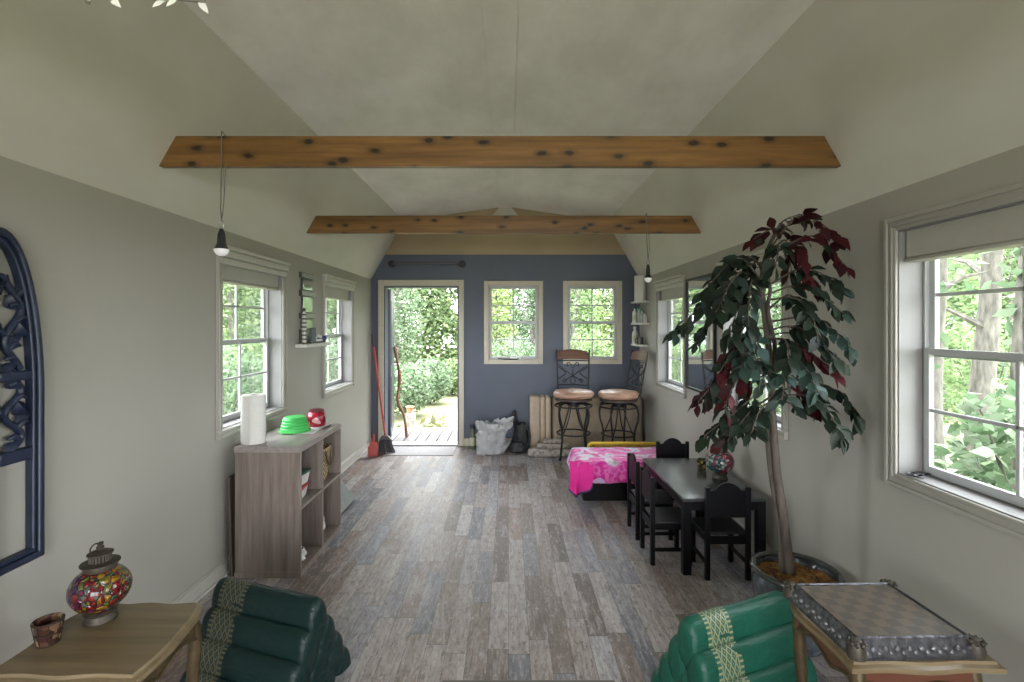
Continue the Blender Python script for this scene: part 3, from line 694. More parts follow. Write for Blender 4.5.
# ---- chess tray
t = NT('worn_chess_board'); v = t.coords('Object', (1, 1, 1), loc=(.5, .5, .005)); ck = t.n('ShaderNodeTexChecker'); ck.inputs['Scale'].default_value = 8 / .32
t.link(v, ck.inputs[0]); ck.inputs[1].default_value = (.072, .060, .050, 1); ck.inputs[2].default_value = (.125, .098, .070, 1)
nz = t.noise(t.coords('Object'), 14, 4); t.base(t.mix(t.math('MULTIPLY', nz, .3), ck.outputs[0], (.115, .108, .105))); t.set(Roughness=.38); M_CHESS = t.m
M_SILV = simple('antique_silver', (.075, .075, .085), .38, .55, var=.55, scale=45, bump=.5)
R = thing('chess_tray', 'dark ornate chess board tray on the red brown side table', 'chess board', (1.21, 1.655, .5405), math.radians(1.5))
hw, hd = .165, .148
m = MB(); m.box((-hw, -hd, .030), (hw, hd, .052)); m.build('board', M_CHESS, R, bevel=.002)
m = MB()
for k, (o0, z0, o1, z1) in enumerate([(.032, 0, .034, .012), (.034, .012, .022, .03), (.022, .03, .010, .053), (.010, .053, .005, .057), (.005, .057, .0005, .0525)]):
    A = [(-hw - o0, -hd - o0), (hw + o0, -hd - o0), (hw + o0, hd + o0), (-hw - o0, hd + o0)]; B = [(-hw - o1, -hd - o1), (hw + o1, -hd - o1), (hw + o1, hd + o1), (-hw - o1, hd + o1)]
    m.add([(x, y, z0) for x, y in A] + [(x, y, z1) for x, y in B], [(i, (i + 1) % 4, 4 + (i + 1) % 4, 4 + i) for i in range(4)])
m.build('tray_skirt', M_SILV, R, recalc=True)
rr = random.Random(3)
M_BRS = simple('bright_silver', (.17, .165, .18), .35, .6, var=.4)
for side in range(4):
    m = MB()
    L_ = hw if side % 2 == 0 else hd; off = (hd if side % 2 == 0 else hw) + .024
    for k in range(18):
        x = -L_ + 2 * L_ * (k + .5) / 18; zz = .012 + .012 * (k % 2)
        p = RZ(side * PI / 2) @ Vector((x, -off, zz + .006))
        m.lathe([(0, -.007), (.006, -.003), (.0075, .001), (.004, .006), (0, .008)], 8, T(*p) @ RX(rr.uniform(.2, 1)) @ RY(rr.uniform(-.8, .8)))
    m.build('relief_ornament', M_BRS, R)
for sx_ in (-1, 1):
    for sy_ in (-1, 1):
        m = MB(); c_ = Vector((sx_ * (hw + .016), sy_ * (hd + .016), .042))
        m.lathe([(0, -.042), (.024, -.04), (.026, -.02), (.02, 0), (.014, .012), (0, .018)], 16, T(*c_))
        for k in range(9):
            a = 2 * PI * k / 9; m.lathe([(0, -.009), (.008, 0), (0, .009)], 8, T(c_.x + .021 * math.cos(a), c_.y + .021 * math.sin(a), c_.z + .004))
        m.build('corner_rosette', M_BRASS, R)

# ---- Thai triangle cushions
def satin(name, c):
    t = NT(name); t.base(t.ramp(t.noise(t.coords('Object'), 7, 4), [(.3, tuple(x * .82 for x in c)), (.7, tuple(x * 1.15 for x in c))]))
    t.set(Roughness=.42, Specular_IOR_Level=.3); t.bump(t.noise(t.coords('Object', (3, 9, 9)), 4.5, 3), .35, .02); return t.m
def band(name, c, g):
    t = NT(name); tc = t.n('ShaderNodeTexCoord'); sx = t.n('ShaderNodeSeparateXYZ'); t.link(tc.outputs['UV'], sx.inputs[0]); U, V = sx.outputs[0], sx.outputs[1]
    tri = lambda a: t.math('ABSOLUTE', t.math('SUBTRACT', t.math('FRACT', a), .5))
    d1 = tri(t.math('ADD', t.math('MULTIPLY', U, 5), t.math('MULTIPLY', V, 12))); d2 = tri(t.math('SUBTRACT', t.math('MULTIPLY', U, 5), t.math('MULTIPLY', V, 12)))
    dia = t.math('LESS_THAN', t.math('MINIMUM', d1, d2), .12)
    dot = t.math('GREATER_THAN', t.math('MINIMUM', d1, d2), .40)
    mid = t.math('LESS_THAN', t.math('ABSOLUTE', t.math('SUBTRACT', U, .5)), .30)
    tooth = t.math('LESS_THAN', tri(t.math('MULTIPLY', V, 30)), .2)
    brd = t.math('GREATER_THAN', t.math('ABSOLUTE', t.math('SUBTRACT', U, .5)), .36)
    line = t.math('LESS_THAN', t.math('ABSOLUTE', t.math('SUBTRACT', t.math('ABSOLUTE', t.math('SUBTRACT', U, .5)), .33)), .02)
    f_ = t.math('MAXIMUM', t.math('MULTIPLY', mid, t.math('MAXIMUM', dia, dot)), t.math('MAXIMUM', line, t.math('MULTIPLY', brd, tooth)))
    t.base(t.mix(t.math('MULTIPLY', f_, .8), c, g)); t.set(Roughness=.5); return t.m
def log_profile(n=20, e=2.0, ry=.0535, rz=.100):
    return [(ry * math.copysign(abs(math.cos(a)) ** (2 / e), math.cos(a)), rz * math.copysign(abs(math.sin(a)) ** (2 / e), math.sin(a))) for a in [2 * PI * k / n for k in range(n)]]
def log_mesh(L, seed, flat=False):
    n = 24; pr = [(y, max(z, -.001) if flat else z) for y, z in log_profile(n)]; m = MB(); vs = []; fs = []
    st = [(-L/2 - .014, .35), (-L/2 - .011, .70), (-L/2 - .002, .90), (-L/2 + .014, .98)] + [(-L/2 + .03 + (L - .06) * k / 14, 1.0) for k in range(15)] + [(L/2 - .014, .98), (L/2 + .002, .90), (L/2 + .011, .70), (L/2 + .014, .35)]
    for i, (x, s_) in enumerate(st):
        for k, (y, z) in enumerate(pr):
            w_ = 1 + .035 * noise.noise(Vector((x * 9, y * 20, z * 20 + seed * 7)))
            vs.append((x, y * s_ * w_, z * s_ * w_))
    for i in range(len(st) - 1):
        for k in range(n): k2 = (k + 1) % n; fs.append((i * n + k, i * n + k2, (i + 1) * n + k2, (i + 1) * n + k))
    fs.append(tuple(reversed(range(n)))); fs.append(tuple((len(st) - 1) * n + k for k in range(n)))
    return m.add(vs, fs)
def band_obj(x0, x1, mat, parent, flat=False):
    n = 24; pr = [(y, max(z, -.001) if flat else z) for y, z in log_profile(n, ry=.0545, rz=.1015)]; N = 6; me = bpy.data.meshes.new('embroidered_band')
    vs = [(x0 + (x1 - x0) * i / N, y, z) for i in range(N + 1) for y, z in pr]
    fs = [(i * n + k, i * n + (k + 1) % n, (i + 1) * n + (k + 1) % n, (i + 1) * n + k) for i in range(N) for k in range(n)]
    me.from_pydata(vs, [], fs); uv = me.uv_layers.new(name='UVMap')
    for p in me.polygons:
        for li, c in zip(p.loop_indices, range(4)):
            vi = me.loops[li].vertex_index; i, k = divmod(vi, n); f0 = p.index % n
            kk = k if not (f0 == n - 1 and k == 0) else n
            uv.data[li].uv = (i / N, kk / n)
    me.polygons.foreach_set('use_smooth', [True] * len(me.polygons)); me.materials.append(mat)
    o = bpy.data.objects.new('embroidered_band', me); C.objects.link(o); o.parent = parent; return o
def tri_cushion(label, mid, ang, L, mat, bmat, bx, front, zs=.1, ys=.108, tilt=0):
    R = thing('triangle_cushion', label, 'cushion', mid, ang)
    for r_ in range(4):
        z = .002 + (3 - r_) * zs
        for c in range(r_ + 1):
            y = (c - r_ / 2) * ys
            b = log_mesh(L, r_ * 5 + c, r_ == 3).build('bolster', mat, R, ang=80); b.location = (0, y, z)
            outer = (c == 0 if front < 0 else c == r_) or c in (0, r_)
            if outer: band_obj(bx[0], bx[1], bmat, b, r_ == 3)
    return R
S_DK = satin('dark_green_satin', (.004, .017, .016)); S_GR = satin('green_satin', (.007, .072, .047))
def axis_cushion(label, A, B, L, mat, bmat, bx):
    mid = (A + B) / 2; d = B - A; return tri_cushion(label, (mid.x, mid.y, 0), math.atan2(d.y, d.x), L, mat, bmat, bx, -1)
A_, B_ = Vector((-1.284, 2.24, 0)), Vector((-.79, 2.07, 0))
axis_cushion('very dark green triangle cushion beside the gold side table', A_, B_, .53, S_DK, band('dark_band', (.006, .02, .018), (.13, .12, .07)), (-.225, -.085))
A_, B_ = Vector((.69, 1.93, 0)), Vector((1.16, 2.125, 0))
axis_cushion('bright green triangle cushion in front of the potted tree', A_, B_, .52, S_GR, band('green_band', (.014, .085, .055), (.30, .29, .16)), (-.20, -.075))

# ---- coffee table just below the frame
M_COF = wood('dark_grey_wood', [(.07, .06, .055), (.11, .095, .085), (.15, .13, .12)], .5, axis=0)
R = thing('coffee_table', 'dark wood table edge showing at the bottom of the floor', 'table', (.06, 1.28, 0))
m = MB(); m.box((-.265, -.23, .415), (.265, .245, .45)); m.build('tabletop', M_COF, R, bevel=.006)
for x in (-.24, .195):
    for y in (-.205, .175): m = MB(); m.box((x, y, 0), (x + .045, y + .045, .4145)); m.build('leg', M_COF, R, bevel=.003)
# ------------------------------------------------------------------ bar stools
def bar_stool(label, loc, rz):
    R = thing('bar_stool', label, 'bar stool', loc, rz, 'tan cushioned iron bar stools')
    IR = MATS['black_iron']
    m = MB(); m.lathe([(0, .695), (.19, .695), (.222, .702), (.236, .725), (.232, .752), (.21, .772), (.14, .783), (0, .786)], 44); m.build('seat', M_LEATHER, R)
    m = MB(); m.lathe([(0, .664), (.205, .664), (.214, .668), (.214, .690), (.205, .6945), (0, .6945)], 40); m.build('seat_pan', simple('dark_seat_ring', (.05, .035, .028), .4), R)
    m = MB(); m.lathe([(0, .595), (.065, .595), (.07, .60), (.07, .655), (.06, .6635), (0, .6635)], 24); m.build('swivel', IR, R)
    for k in range(4):
        a = PI / 4 + k * PI / 2; c, s_ = math.cos(a), math.sin(a)
        pr = [(.062, .625), (.15, .64), (.205, .615), (.232, .54), (.225, .45), (.197, .36), (.184, .28), (.19, .19), (.205, .08), (.222, .012)]
        m = MB(); m.tube(spline([(r * c, r * s_, z) for r, z in pr], 5), .012, 8); m.lathe([(0, 0), (.015, 0), (.016, .012), (.011, .02), (0, .02)], 10, T(.222 * c, .222 * s_, 0)); m.build('leg', IR, R)
        m = MB(); pr = [(.055, .60), (.075, .52), (.11, .42), (.15, .33), (.184, .275)]; a2 = a + .0
        m.tube(spline([(r * math.cos(a2 + .25 * (1 - i / 4)), r * math.sin(a2 + .25 * (1 - i / 4)), z) for i, (r, z) in enumerate(pr)], 5), .0075, 8); m.build('brace', IR, R)
    for nm, r, z in (('foot_ring', .190, .285), ('upper_ring', .212, .60)):
        m = MB(); m.tube([(r * math.cos(2 * PI * k / 40), r * math.sin(2 * PI * k / 40), z) for k in range(40)], .009, 8, closed=True); m.build(nm, IR, R)
    # back: local +y
    def bk(x, z, dy=0): return Vector((x, .195 + .10 * max(0, (z - .70)) / .5 + dy - .10 * (x * x) / .04 * .35, z))
    for sx_ in (-1, 1):
        m = MB(); m.tube(spline([Vector((sx_ * .155, .12, .672)), bk(sx_ * .178, .76), bk(sx_ * .186, .95), bk(sx_ * .192, 1.12), bk(sx_ * .198, 1.235)], 6), .0095, 8); m.build('back_post', IR, R)
    m = MB(); N = 14; vs = []
    for i in range(N + 1):
        x = -.186 + .372 * i / N; top = 1.205 + .03 * math.sin(PI * i / N) ** .8; bot = 1.115 + .006 * math.sin(PI * i / N)
        p, q = bk(x, bot), bk(x, top); vs += [p + Vector((0, -.009, 0)), q + Vector((0, -.009, 0)), q + Vector((0, .009, 0)), p + Vector((0, .009, 0))]
    fs = [(4*i + k, 4*i + (k+1) % 4, 4*(i+1) + (k+1) % 4, 4*(i+1) + k) for i in range(N) for k in range(4)] + [(0,1,2,3), (4*N+3, 4*N+2, 4*N+1, 4*N)]
    m.add(vs, fs); m.build('top_rail', M_RAIL, R, bevel=.004)
    m = MB(); m.tube([bk(-.18 + .36 * k / 10, .815) for k in range(11)], .0075, 8); m.tube([bk(-.185 + .37 * k / 10, 1.10) for k in range(11)], .0065, 8)
    def curl(cx_, cz, r0, a0, turns, sg):
        return [bk(cx_ + sg * r0 * (1 - .75 * k / 22) * math.cos(a0 + turns * 2 * PI * k / 22), cz + r0 * (1 - .75 * k / 22) * math.sin(a0 + turns * 2 * PI * k / 22)) for k in range(23)]
    for sg in (-1, 1):
        m.tube(spline([bk(sg * .006, 1.01), bk(sg * .02, 1.045), bk(sg * .045, 1.075), bk(sg * .07, 1.065), bk(sg * .068, 1.04), bk(sg * .05, 1.042)], 6), .006, 6)
        m.tube(spline([bk(sg * -.10, .86), bk(sg * -.04, .90), bk(sg * .05, .955), bk(sg * .13, 1.02), bk(sg * .17, 1.06)], 6), .006, 6)
        m.tube(spline([bk(sg * .175, 1.03), bk(sg * .12, .99), bk(sg * .085, .955), bk(sg * .12, .92), bk(sg * .175, .885)], 6), .006, 6)
        m.tube(curl(sg * .105, .862, .028, PI / 2, 1.2, sg), .0055, 6)
        m.tube(spline([bk(0, .82), bk(sg * .03, .855), bk(sg * .012, .90), bk(0, .93), bk(sg * .0, 1.0)], 6), .0055, 6)
    m.build('scrollwork', IR, R); return R
st = bar_stool('iron bar stool with tan seat, its scrolled back square to the blue wall', ((573.5 - CX) / F * 5.78, 5.78, 0), -.10)
dup(st, ((618.5 - CX) / F * 5.72, 5.72, 0), -1.36, 'iron bar stool with tan seat turned sideways beside the right wall')

# ------------------------------------------------------------------ folded mattress, cushion, blanket behind
M_TANF = simple('tan_upholstery', (.36, .29, .215), .9, var=.12, scale=14, bump=.2)
M_TANL = simple('light_tan_upholstery', (.47, .385, .295), .9, var=.1, scale=14, bump=.2)
def slab(m, a, b): m.box(a, b)
R = thing('folded_mattress', 'light tan folded mattress standing on end against the blue wall', 'mattress', (.262, 6.02, 0))
for k, (x0, x1, y0) in enumerate(((0, .125, .07), (.127, .185, .03), (.187, .25, .0))):
    m = MB(); m.box((x0, y0, 0), (x1, .275, .655)); m.build('mattress_panel', M_TANL, R, bevel=.025, seg=4)
    mm = MB(); mm.tube([(x0 + .006, y0 + .004, .05), (x0 + .006, y0 + .004, .61)], .005, 8); mm.tube([(x1 - .006, y0 + .004, .05), (x1 - .006, y0 + .004, .61)], .005, 8)
m = MB(); m.box((0, 0, 0), (1.10, .20, .655)); o = m.build('seat_cushion', M_TANF, bevel=.055, seg=5); o.location = (.528, 6.02, .002); o.rotation_euler = (math.radians(-4), 0, 0)
tag(o, 'large tan upholstered cushion standing behind the bar stools', 'cushion')
M_GREYB = NT('grey_patterned_blanket'); vv = M_GREYB.voro(M_GREYB.coords('Object'), 24, 'Distance'); M_GREYB.base(M_GREYB.ramp(vv, [(.2, (.30, .27, .235)), (.45, (.40, .37, .33)), (.7, (.22, .195, .17))])); M_GREYB.set(Roughness=.95); M_GREYB = M_GREYB.m
R = thing('folded_blanket', 'grey patterned blanket in a heap by the stool legs', 'blanket', (.30, 5.835, 0), 0)
def fold(x0, x1, y0, y1, z0, h, sd):
    def fn(u, v):
        a = v * 2 * PI; rr_ = 1 - .12 * (2 * abs(u - .5)) ** 4
        y = (y0 + y1) / 2 + (y1 - y0) / 2 * math.copysign(abs(math.cos(a)) ** .7, math.cos(a)) * rr_
        z = z0 + h / 2 + h / 2 * math.copysign(abs(math.sin(a)) ** .7, math.sin(a)) * rr_ * (1 + (.25 * noise.noise(Vector((u * 4 + sd, a * .7, 0))) if math.sin(a) > 0 else 0))
        return (x0 + (x1 - x0) * u + .02 * noise.noise(Vector((u * 5, v * 5, sd))), y + .015 * noise.noise(Vector((u * 7, v * 6, sd + 5))), z)
    return fn
for k, (x0, x1, y0, y1, z0, h) in enumerate([(-.07, .42, -.085, .035, 0, .10), (0.03, .40, -.075, .03, .098, .06), (.10, .36, -.06, .025, .155, .05)]):
    m = MB(); m.grid(fold(x0, x1, y0, y1, z0, h, k * 3.3), 26, 24); m.build('blanket_fold', M_GREYB, R, ang=80)

# ------------------------------------------------------------------ waste bin with liner, backpack, bottle
R = thing('waste_bin', 'small bin lined with a crumpled white plastic bag by the blue wall', 'waste bin', (-.195, 5.985, 0))
m = MB(); m.lathe([(0, .002), (.105, .002), (.11, .006), (.128, .29), (.124, .29), (.105, .012), (0, .012)], 32); m.build('bin', simple('white_bin', (.55, .55, .57), .4), R)
m = MB()
def liner(u, v):
    a = u * 2 * PI; z = .012 + .44 * v if v < .82 else .012 + .44 * (.82 - (v - .82) * .9)
    r = .145 + .02 * v + (.012 if v > .82 else 0) + (.06 * max(0, math.cos(a - 3.6)) ** 3 * max(0, 1 - 4 * v)) + .045 * max(0, math.cos(a + .5)) * v
    n_ = noise.noise(Vector((math.cos(a) * 2.2, math.sin(a) * 2.2, v * 3))) * .06 + noise.noise(Vector((math.cos(a) * 5, math.sin(a) * 5, v * 7 + 9))) * .05
    return ((r + n_) * math.cos(a), min((r + n_) * math.sin(a), .20), max(.005, z + n_ * .7))
m.grid(liner, 64, 22); m.build('bag_liner', M_BAGW, R, ang=70)
M_DKB = simple('charcoal_nylon', (.035, .037, .04), .7, var=.3, scale=18, bump=.4)
R = thing('backpack', 'slumped charcoal backpack beside the bagged bin', 'backpack', (.092, 6.13, 0), .2)
b_ = crumple('pack_body', None, None, (.05, -.01, 0), .115, .13, .33, M_DKB, 11, .16, top=.6); b_.parent = R
b_ = crumple('front_pocket', None, None, (-.02, -.16, 0), .13, .085, .13, M_DKB, 12, .2, top=.6); b_.parent = R
m = MB(); m.tube(spline([(.0, .05, .27), (-.025, .06, .36), (-.02, .06, .42), (.0, .07, .455), (.015, .075, .41), (.02, .07, .33)], 6), .017, 8); m.build('handle_loop', M_DKB, R)
m = MB(); m.tube(spline([(.11, -.06, .28), (.145, -.08, .22), (.148, -.09, .12), (.12, -.09, .04)], 6), .014, 8); m.build('strap', M_DKB, R)
def bottle(name, label, loc, h, r, body, capm, cat='bottle', neck=.35, group=None, band=None):
    R = thing(name, label, cat, loc, group=group)
    m = MB(); m.lathe([(0, 0), (r * .92, 0), (r, h * .03), (r, h * .58), (r * .85, h * .68), (r * neck, h * .78), (r * neck, h * .88), (0, h * .88)], 20); m.build('bottle_body', body, R)
    m = MB(); m.lathe([(0, h * .8801), (r * neck * 1.35, h * .8801), (r * neck * 1.35, h * .985), (0, h)], 16); m.build('cap', capm, R)
    if band: m = MB(); m.lathe([(r * 1.012, h * .14), (r * 1.015, h * .15), (r * 1.015, h * .48), (r * 1.012, h * .49)], 20); m.build('label_band', band, R)
    return R
M_PLW = simple('white_bottle', (.62, .62, .58), .35); M_PLC = simple('cream_label', (.50, .50, .36), .5); M_GLB = simple('clear_grey_bottle', (.30, .33, .31), .15); M_DKC = simple('dark_cap', (.03, .035, .03), .4)
bottle('spray_bottle', 'small dark topped bottle with cream label by the door casing', ((472.5 - CX) / F * 6.20, 6.20, 0), .285, .038, simple('green_bottle', (.10, .12, .08), .35), M_DKC, neck=.7, band=M_PLC)

# ------------------------------------------------------------------ broom, dustpan, mat
M_REDH = simple('red_handle_paint', (.50, .055, .04), .35); M_GRIP = simple('black_grip', (.02, .02, .022), .5)
R = thing('broom', 'red handled broom leaning in the corner beside the door', 'broom', (0, 0, 0))
b0, t0 = Vector((-1.48, 6.0, .20)), Vector((-1.683, 6.16, 1.42))
mid_ = b0.lerp(t0, .87)
m = MB(); m.tube([b0, mid_], .0125, 12); m.build('handle', M_REDH, R)
m = MB(); m.tube([mid_, t0], .0135, 12); m.build('grip', M_GRIP, R)
m = MB(); m.add([(-1.545, 5.955, .16), (-1.40, 5.955, .16), (-1.40, 6.02, .16), (-1.545, 6.02, .16), (-1.52, 5.97, .205), (-1.44, 5.97, .205), (-1.44, 6.015, .205), (-1.52, 6.015, .205)], [(0,3,2,1),(4,5,6,7),(0,1,5,4),(1,2,6,5),(2,3,7,6),(3,0,4,7)]); m.build('broom_head', simple('grey_head', (.10, .10, .11), .5), R, bevel=.006)
m = MB(); rr = random.Random(8)
for k in range(90):
    u_ = rr.uniform(0, 1); v_ = rr.uniform(0, 1); x = -1.54 + .135 * u_; y = 5.96 + .055 * v_
    m.tube([(x, y, .165), (x + (u_ - .5) * .03, y + (v_ - .5) * .02, .08), (x + (u_ - .5) * .075 + .012, y + (v_ - .5) * .03, .006)], .0035, 4)
m.build('bristles', simple('grey_bristle', (.075, .075, .085), .8), R)
R = thing('dustpan', 'red dustpan standing on its edge beside the broom', 'dustpan', (-1.585, 5.83, 0), .15)
m = MB(); m.add([(-.045, 0, .0), (.06, 0, 0), (.05, .03, .16), (-.035, .03, .16), (-.045, .012, 0), (.06, .012, 0), (.05, .04, .16), (-.035, .04, .16)], [(0,3,2,1),(4,5,6,7),(0,1,5,4),(1,2,6,5),(2,3,7,6),(3,0,4,7)])
for a, b in (((-.047, -.03), (-.04, .03)), ((.055, -.03), (.062, .03))): m.box((a[0], a[1], 0), (b[0], .03, .12))
m.build('pan', M_REDH, R, bevel=.003)
m = MB(); m.tube([(.008, .034, .155), (.008, .045, .23), (.008, .05, .25)], [.015, .012, .009], 10); m.build('handle', M_REDH, R)
m = MB(); m.box((-.40, -.21, 0), (.40, .21, .007)); o = m.build('door_mat', simple('pale_grey_mat', (.42, .41, .42), .85, var=.12, scale=50, bump=.3), bevel=.003)
o.location = (-1.05, 6.055, .0005); tag(o, 'flat pale grey mat on the floor inside the doorway', 'mat')

# ------------------------------------------------------------------ black chest with pink blanket
R = thing('storage_chest', 'low black chest beneath the pink blanket', 'chest', (.648, 4.347, 0))
m = MB(); m.box((0, 0, 0), (.80, .50, .315)); m.build('chest_body', M_BLACK, R, bevel=.008)
m = MB(); m.box((-.005, -.006, .3155), (.805, .506, .337)); m.build('lid', M_BLACK, R, bevel=.006)
t = NT('pink_print_fleece'); tc = t.n('ShaderNodeTexCoord'); v = t.coords('Object')
nz = t.noise(v, 13, 4, .6); vo = t.voro(v, 11, 'Distance'); big = t.noise(t.coords('Object', (1, 1, 1), loc=(.35, .1, 0)), 4.2, 2, .4)
pk = t.ramp(nz, [(.40, (.50, .012, .22)), (.47, (.62, .04, .32)), (.56, (.72, .18, .44)), (.62, (.60, .03, .29))])
gr = t.ramp(vo, [(.1, (.30, .30, .30)), (.35, (.66, .62, .68)), (.6, (.62, .12, .40))])
sxyz = t.n('ShaderNodeSeparateXYZ'); t.link(tc.outputs['Object'], sxyz.inputs[0])
colr = t.mix(t.ramp(big, [(.53, (0, 0, 0)), (.58, (1, 1, 1))]), pk, gr)
lav = t.math('LESS_THAN', t.math('ABSOLUTE', t.math('SUBTRACT', t.noise(t.coords('Object', (1, 1, 1), loc=(2, 1, 0)), 3.1, 1, .3), .5)), .025)
colr = t.mix(t.math('MULTIPLY', lav, .85), colr, (.52, .50, .66))
t.base(colr); t.set(Roughness=.9, Sheen_Weight=.2); M_PINK = t.m
M_PLAIN = simple('plain_magenta_fleece', (.66, .018, .26), .85, var=.08)
R = thing('fleece_blanket', 'bright pink patterned blanket draped over the black chest', 'blanket', (0, 0, 0))
X0, X1, Y0, Y1, ZT = .625, 1.46, 4.325, 4.86, .3455
def drape(u, v):
    # u across: -left overhang .. right, v: front overhang .. back
    s_ = -.16 + u * 1.0; q = -.205 + v * .70
    x, y, z = X0 + max(s_, 0), Y0 + max(q, 0), ZT
    fo, lo = max(-q, 0), max(-s_, 0)
    if fo > 0 or lo > 0:
        z = ZT - (fo ** 1.25 * 1.25 + lo ** 1.25 * 1.25 if not (fo > 0 and lo > 0) else (math.hypot(fo, lo)) * .98)
        y -= .010 + fo * .10 * (1 + .8 * math.sin(u * 23)) if fo > 0 else 0
        x -= .012 + lo * .34 if lo > 0 else 0
    w_ = .010 * noise.noise(Vector((u * 6, v * 6, 1))) + .004 * noise.noise(Vector((u * 16, v * 16, 2)))
    z += abs(w_) * 1.3 if fo == 0 and lo == 0 else w_
    return (x, y + (w_ if fo else 0), max(.012, z))
m = MB(); m.grid(drape, 60, 46); m.build('blanket_cloth', M_PINK, R, solid=.006, ang=80)
# plain magenta reverse side hanging at the corner
def flap(u, v):
    a = -.05 + u * .30; p0 = Vector((X0 - .055 + a * .62, Y0 + .075 - a * .46, ZT + .012 - .055 * abs(u - .45)))
    f_ = .026 * math.sin(u * 10) * (.3 + v)
    return (p0.x - .015 * v + f_ * .4, p0.y - .070 * math.sin(min(1, v * 1.6) * PI / 2) - f_ - .03, p0.z - v * (.285 - .16 * max(0, u - .45) / .55 - .06 * max(0, .25 - u) / .25))
m = MB(); m.grid(flap, 26, 20); m.build('folded_corner', M_PLAIN, R, solid=.006, ang=80)
m = MB(); m.tube([flap(k / 26, 1.0) for k in range(27)], .0085, 8); m.build('hem', simple('navy_hem', (.06, .03, .12), .8), R)
# yellow tray
def rrect(w, d, r, n=6):
    out = []
    for cx_, cy_, a0 in ((w/2 - r, d/2 - r, 0), (-w/2 + r, d/2 - r, PI/2), (-w/2 + r, -d/2 + r, PI), (w/2 - r, -d/2 + r, 1.5 * PI)):
        out += [(cx_ + r * math.cos(a0 + PI/2 * k / n), cy_ + r * math.sin(a0 + PI/2 * k / n)) for k in range(n + 1)]
    return out
R = thing('play_tray', 'yellow plastic tray standing upright behind the pink blanket', 'tray', (1.13, 4.895, .002))
M_YEL = simple('yellow_plastic', (.60, .42, .03), .4)
m = MB(); m.prism([(x, y + .1925) for x, y in rrect(.71, .383, .035)], -.012, .0, RX(PI / 2)); m.build('tray_panel', simple('ochre_panel', (.36, .22, .035), .5, var=.4, scale=12), R, bevel=.002)
m = MB(); m.tube([(x, -.004, y + .1925) for x, y in rrect(.70, .357, .04)], .0135, 8, closed=True); m.build('rim', M_YEL, R)

# ------------------------------------------------------------------ potted tree
DT = 2.42; pc = Vector(((795.5 - CX) / F * DT, DT, 0))
R = thing('potted_tree', 'tall artificial tree with green and burgundy leaves in a glazed pot', 'potted tree', pc)
t = NT('blue_grey_glaze'); v = t.coords('Object', (5, 5, 7)); w1 = t.noise(v, 2.2, 3); t.base(t.ramp(w1, [(.35, (.028, .033, .036)), (.55, (.06, .075, .088)), (.7, (.15, .17, .20))])); t.set(Roughness=.16, Coat_Weight=.5)
t.bump(t.voro(t.coords('Object', (6, 6, 4.5)), 2.4, 'Distance', 'SMOOTH_F1'), .8, .03); M_POT = t.m
m = MB(); m.lathe([(0, .001), (.12, .001), (.125, .008), (.135, .03), (.165, .12), (.188, .22), (.190, .28), (.182, .315), (.186, .333), (.178, .333), (.170, .30), (.150, .13), (.0, .12)], 48); m.build('pot', M_POT, R)
m = MB(); m.tube([(.186 * math.cos(2*PI*k/48), .186 * math.sin(2*PI*k/48), .340) for k in range(48)], .0145, 10, closed=True); m.build('pot_rim', simple('dark_glaze_rim', (.045, .05, .046), .15), R)
m = MB()
def soil(u, v): r = .171 * v; a = u * 2 * PI; return (r * math.cos(a), r * math.sin(a), .305 + .022 * (1 - v) + .022 * noise.noise(Vector((r * math.cos(a) * 14, r * math.sin(a) * 14, 0))) + .012 * noise.noise(Vector((r * math.cos(a) * 45, r * math.sin(a) * 45, 0))))
m.grid(soil, 56, 16); t = NT('mossy_bark_mulch'); t.base(t.ramp(t.noise(t.coords('Object'), 16, 6, .75), [(.32, (.03, .018, .01)), (.45, (.16, .07, .03)), (.56, (.42, .22, .06)), (.68, (.12, .10, .04))])); t.set(Roughness=.95); t.bump(t.noise(t.coords('Object'), 60, 4), .8, .02)
m.build('mulch', t.m, R, ang=80)
def lp(px, py, d=DT): return P(px, py, d) - pc
M_TRUNK = simple('brown_grey_trunk', (.085, .066, .055), .8, var=.35, scale=8, bump=.5, stretch=(5, 5, 1.2))
tp = [lp(790, 572), lp(784, 520), lp(777, 470), lp(773, 420), lp(770, 360), lp(764, 310), lp(762, 280), lp(766, 255), lp(774, 236)]
tq = [lp(783, 572, 2.44), lp(779, 520, 2.45), lp(771, 470, 2.45), lp(768, 430, 2.44), lp(772, 390, 2.42), lp(775, 350, 2.4), lp(768, 310, 2.39), lp(770, 285, 2.4), lp(760, 262, 2.4)]
m = MB(); a_ = spline(tp, 6); m.tube(a_, [.021 - .013 * k / len(a_) for k in range(len(a_))], 12); a_ = spline(tq, 6); m.tube(a_, [.017 - .011 * k / len(a_) for k in range(len(a_))], 10)
m.build('trunk', M_TRUNK, R)
G, B_, LG = 0, 1, 2
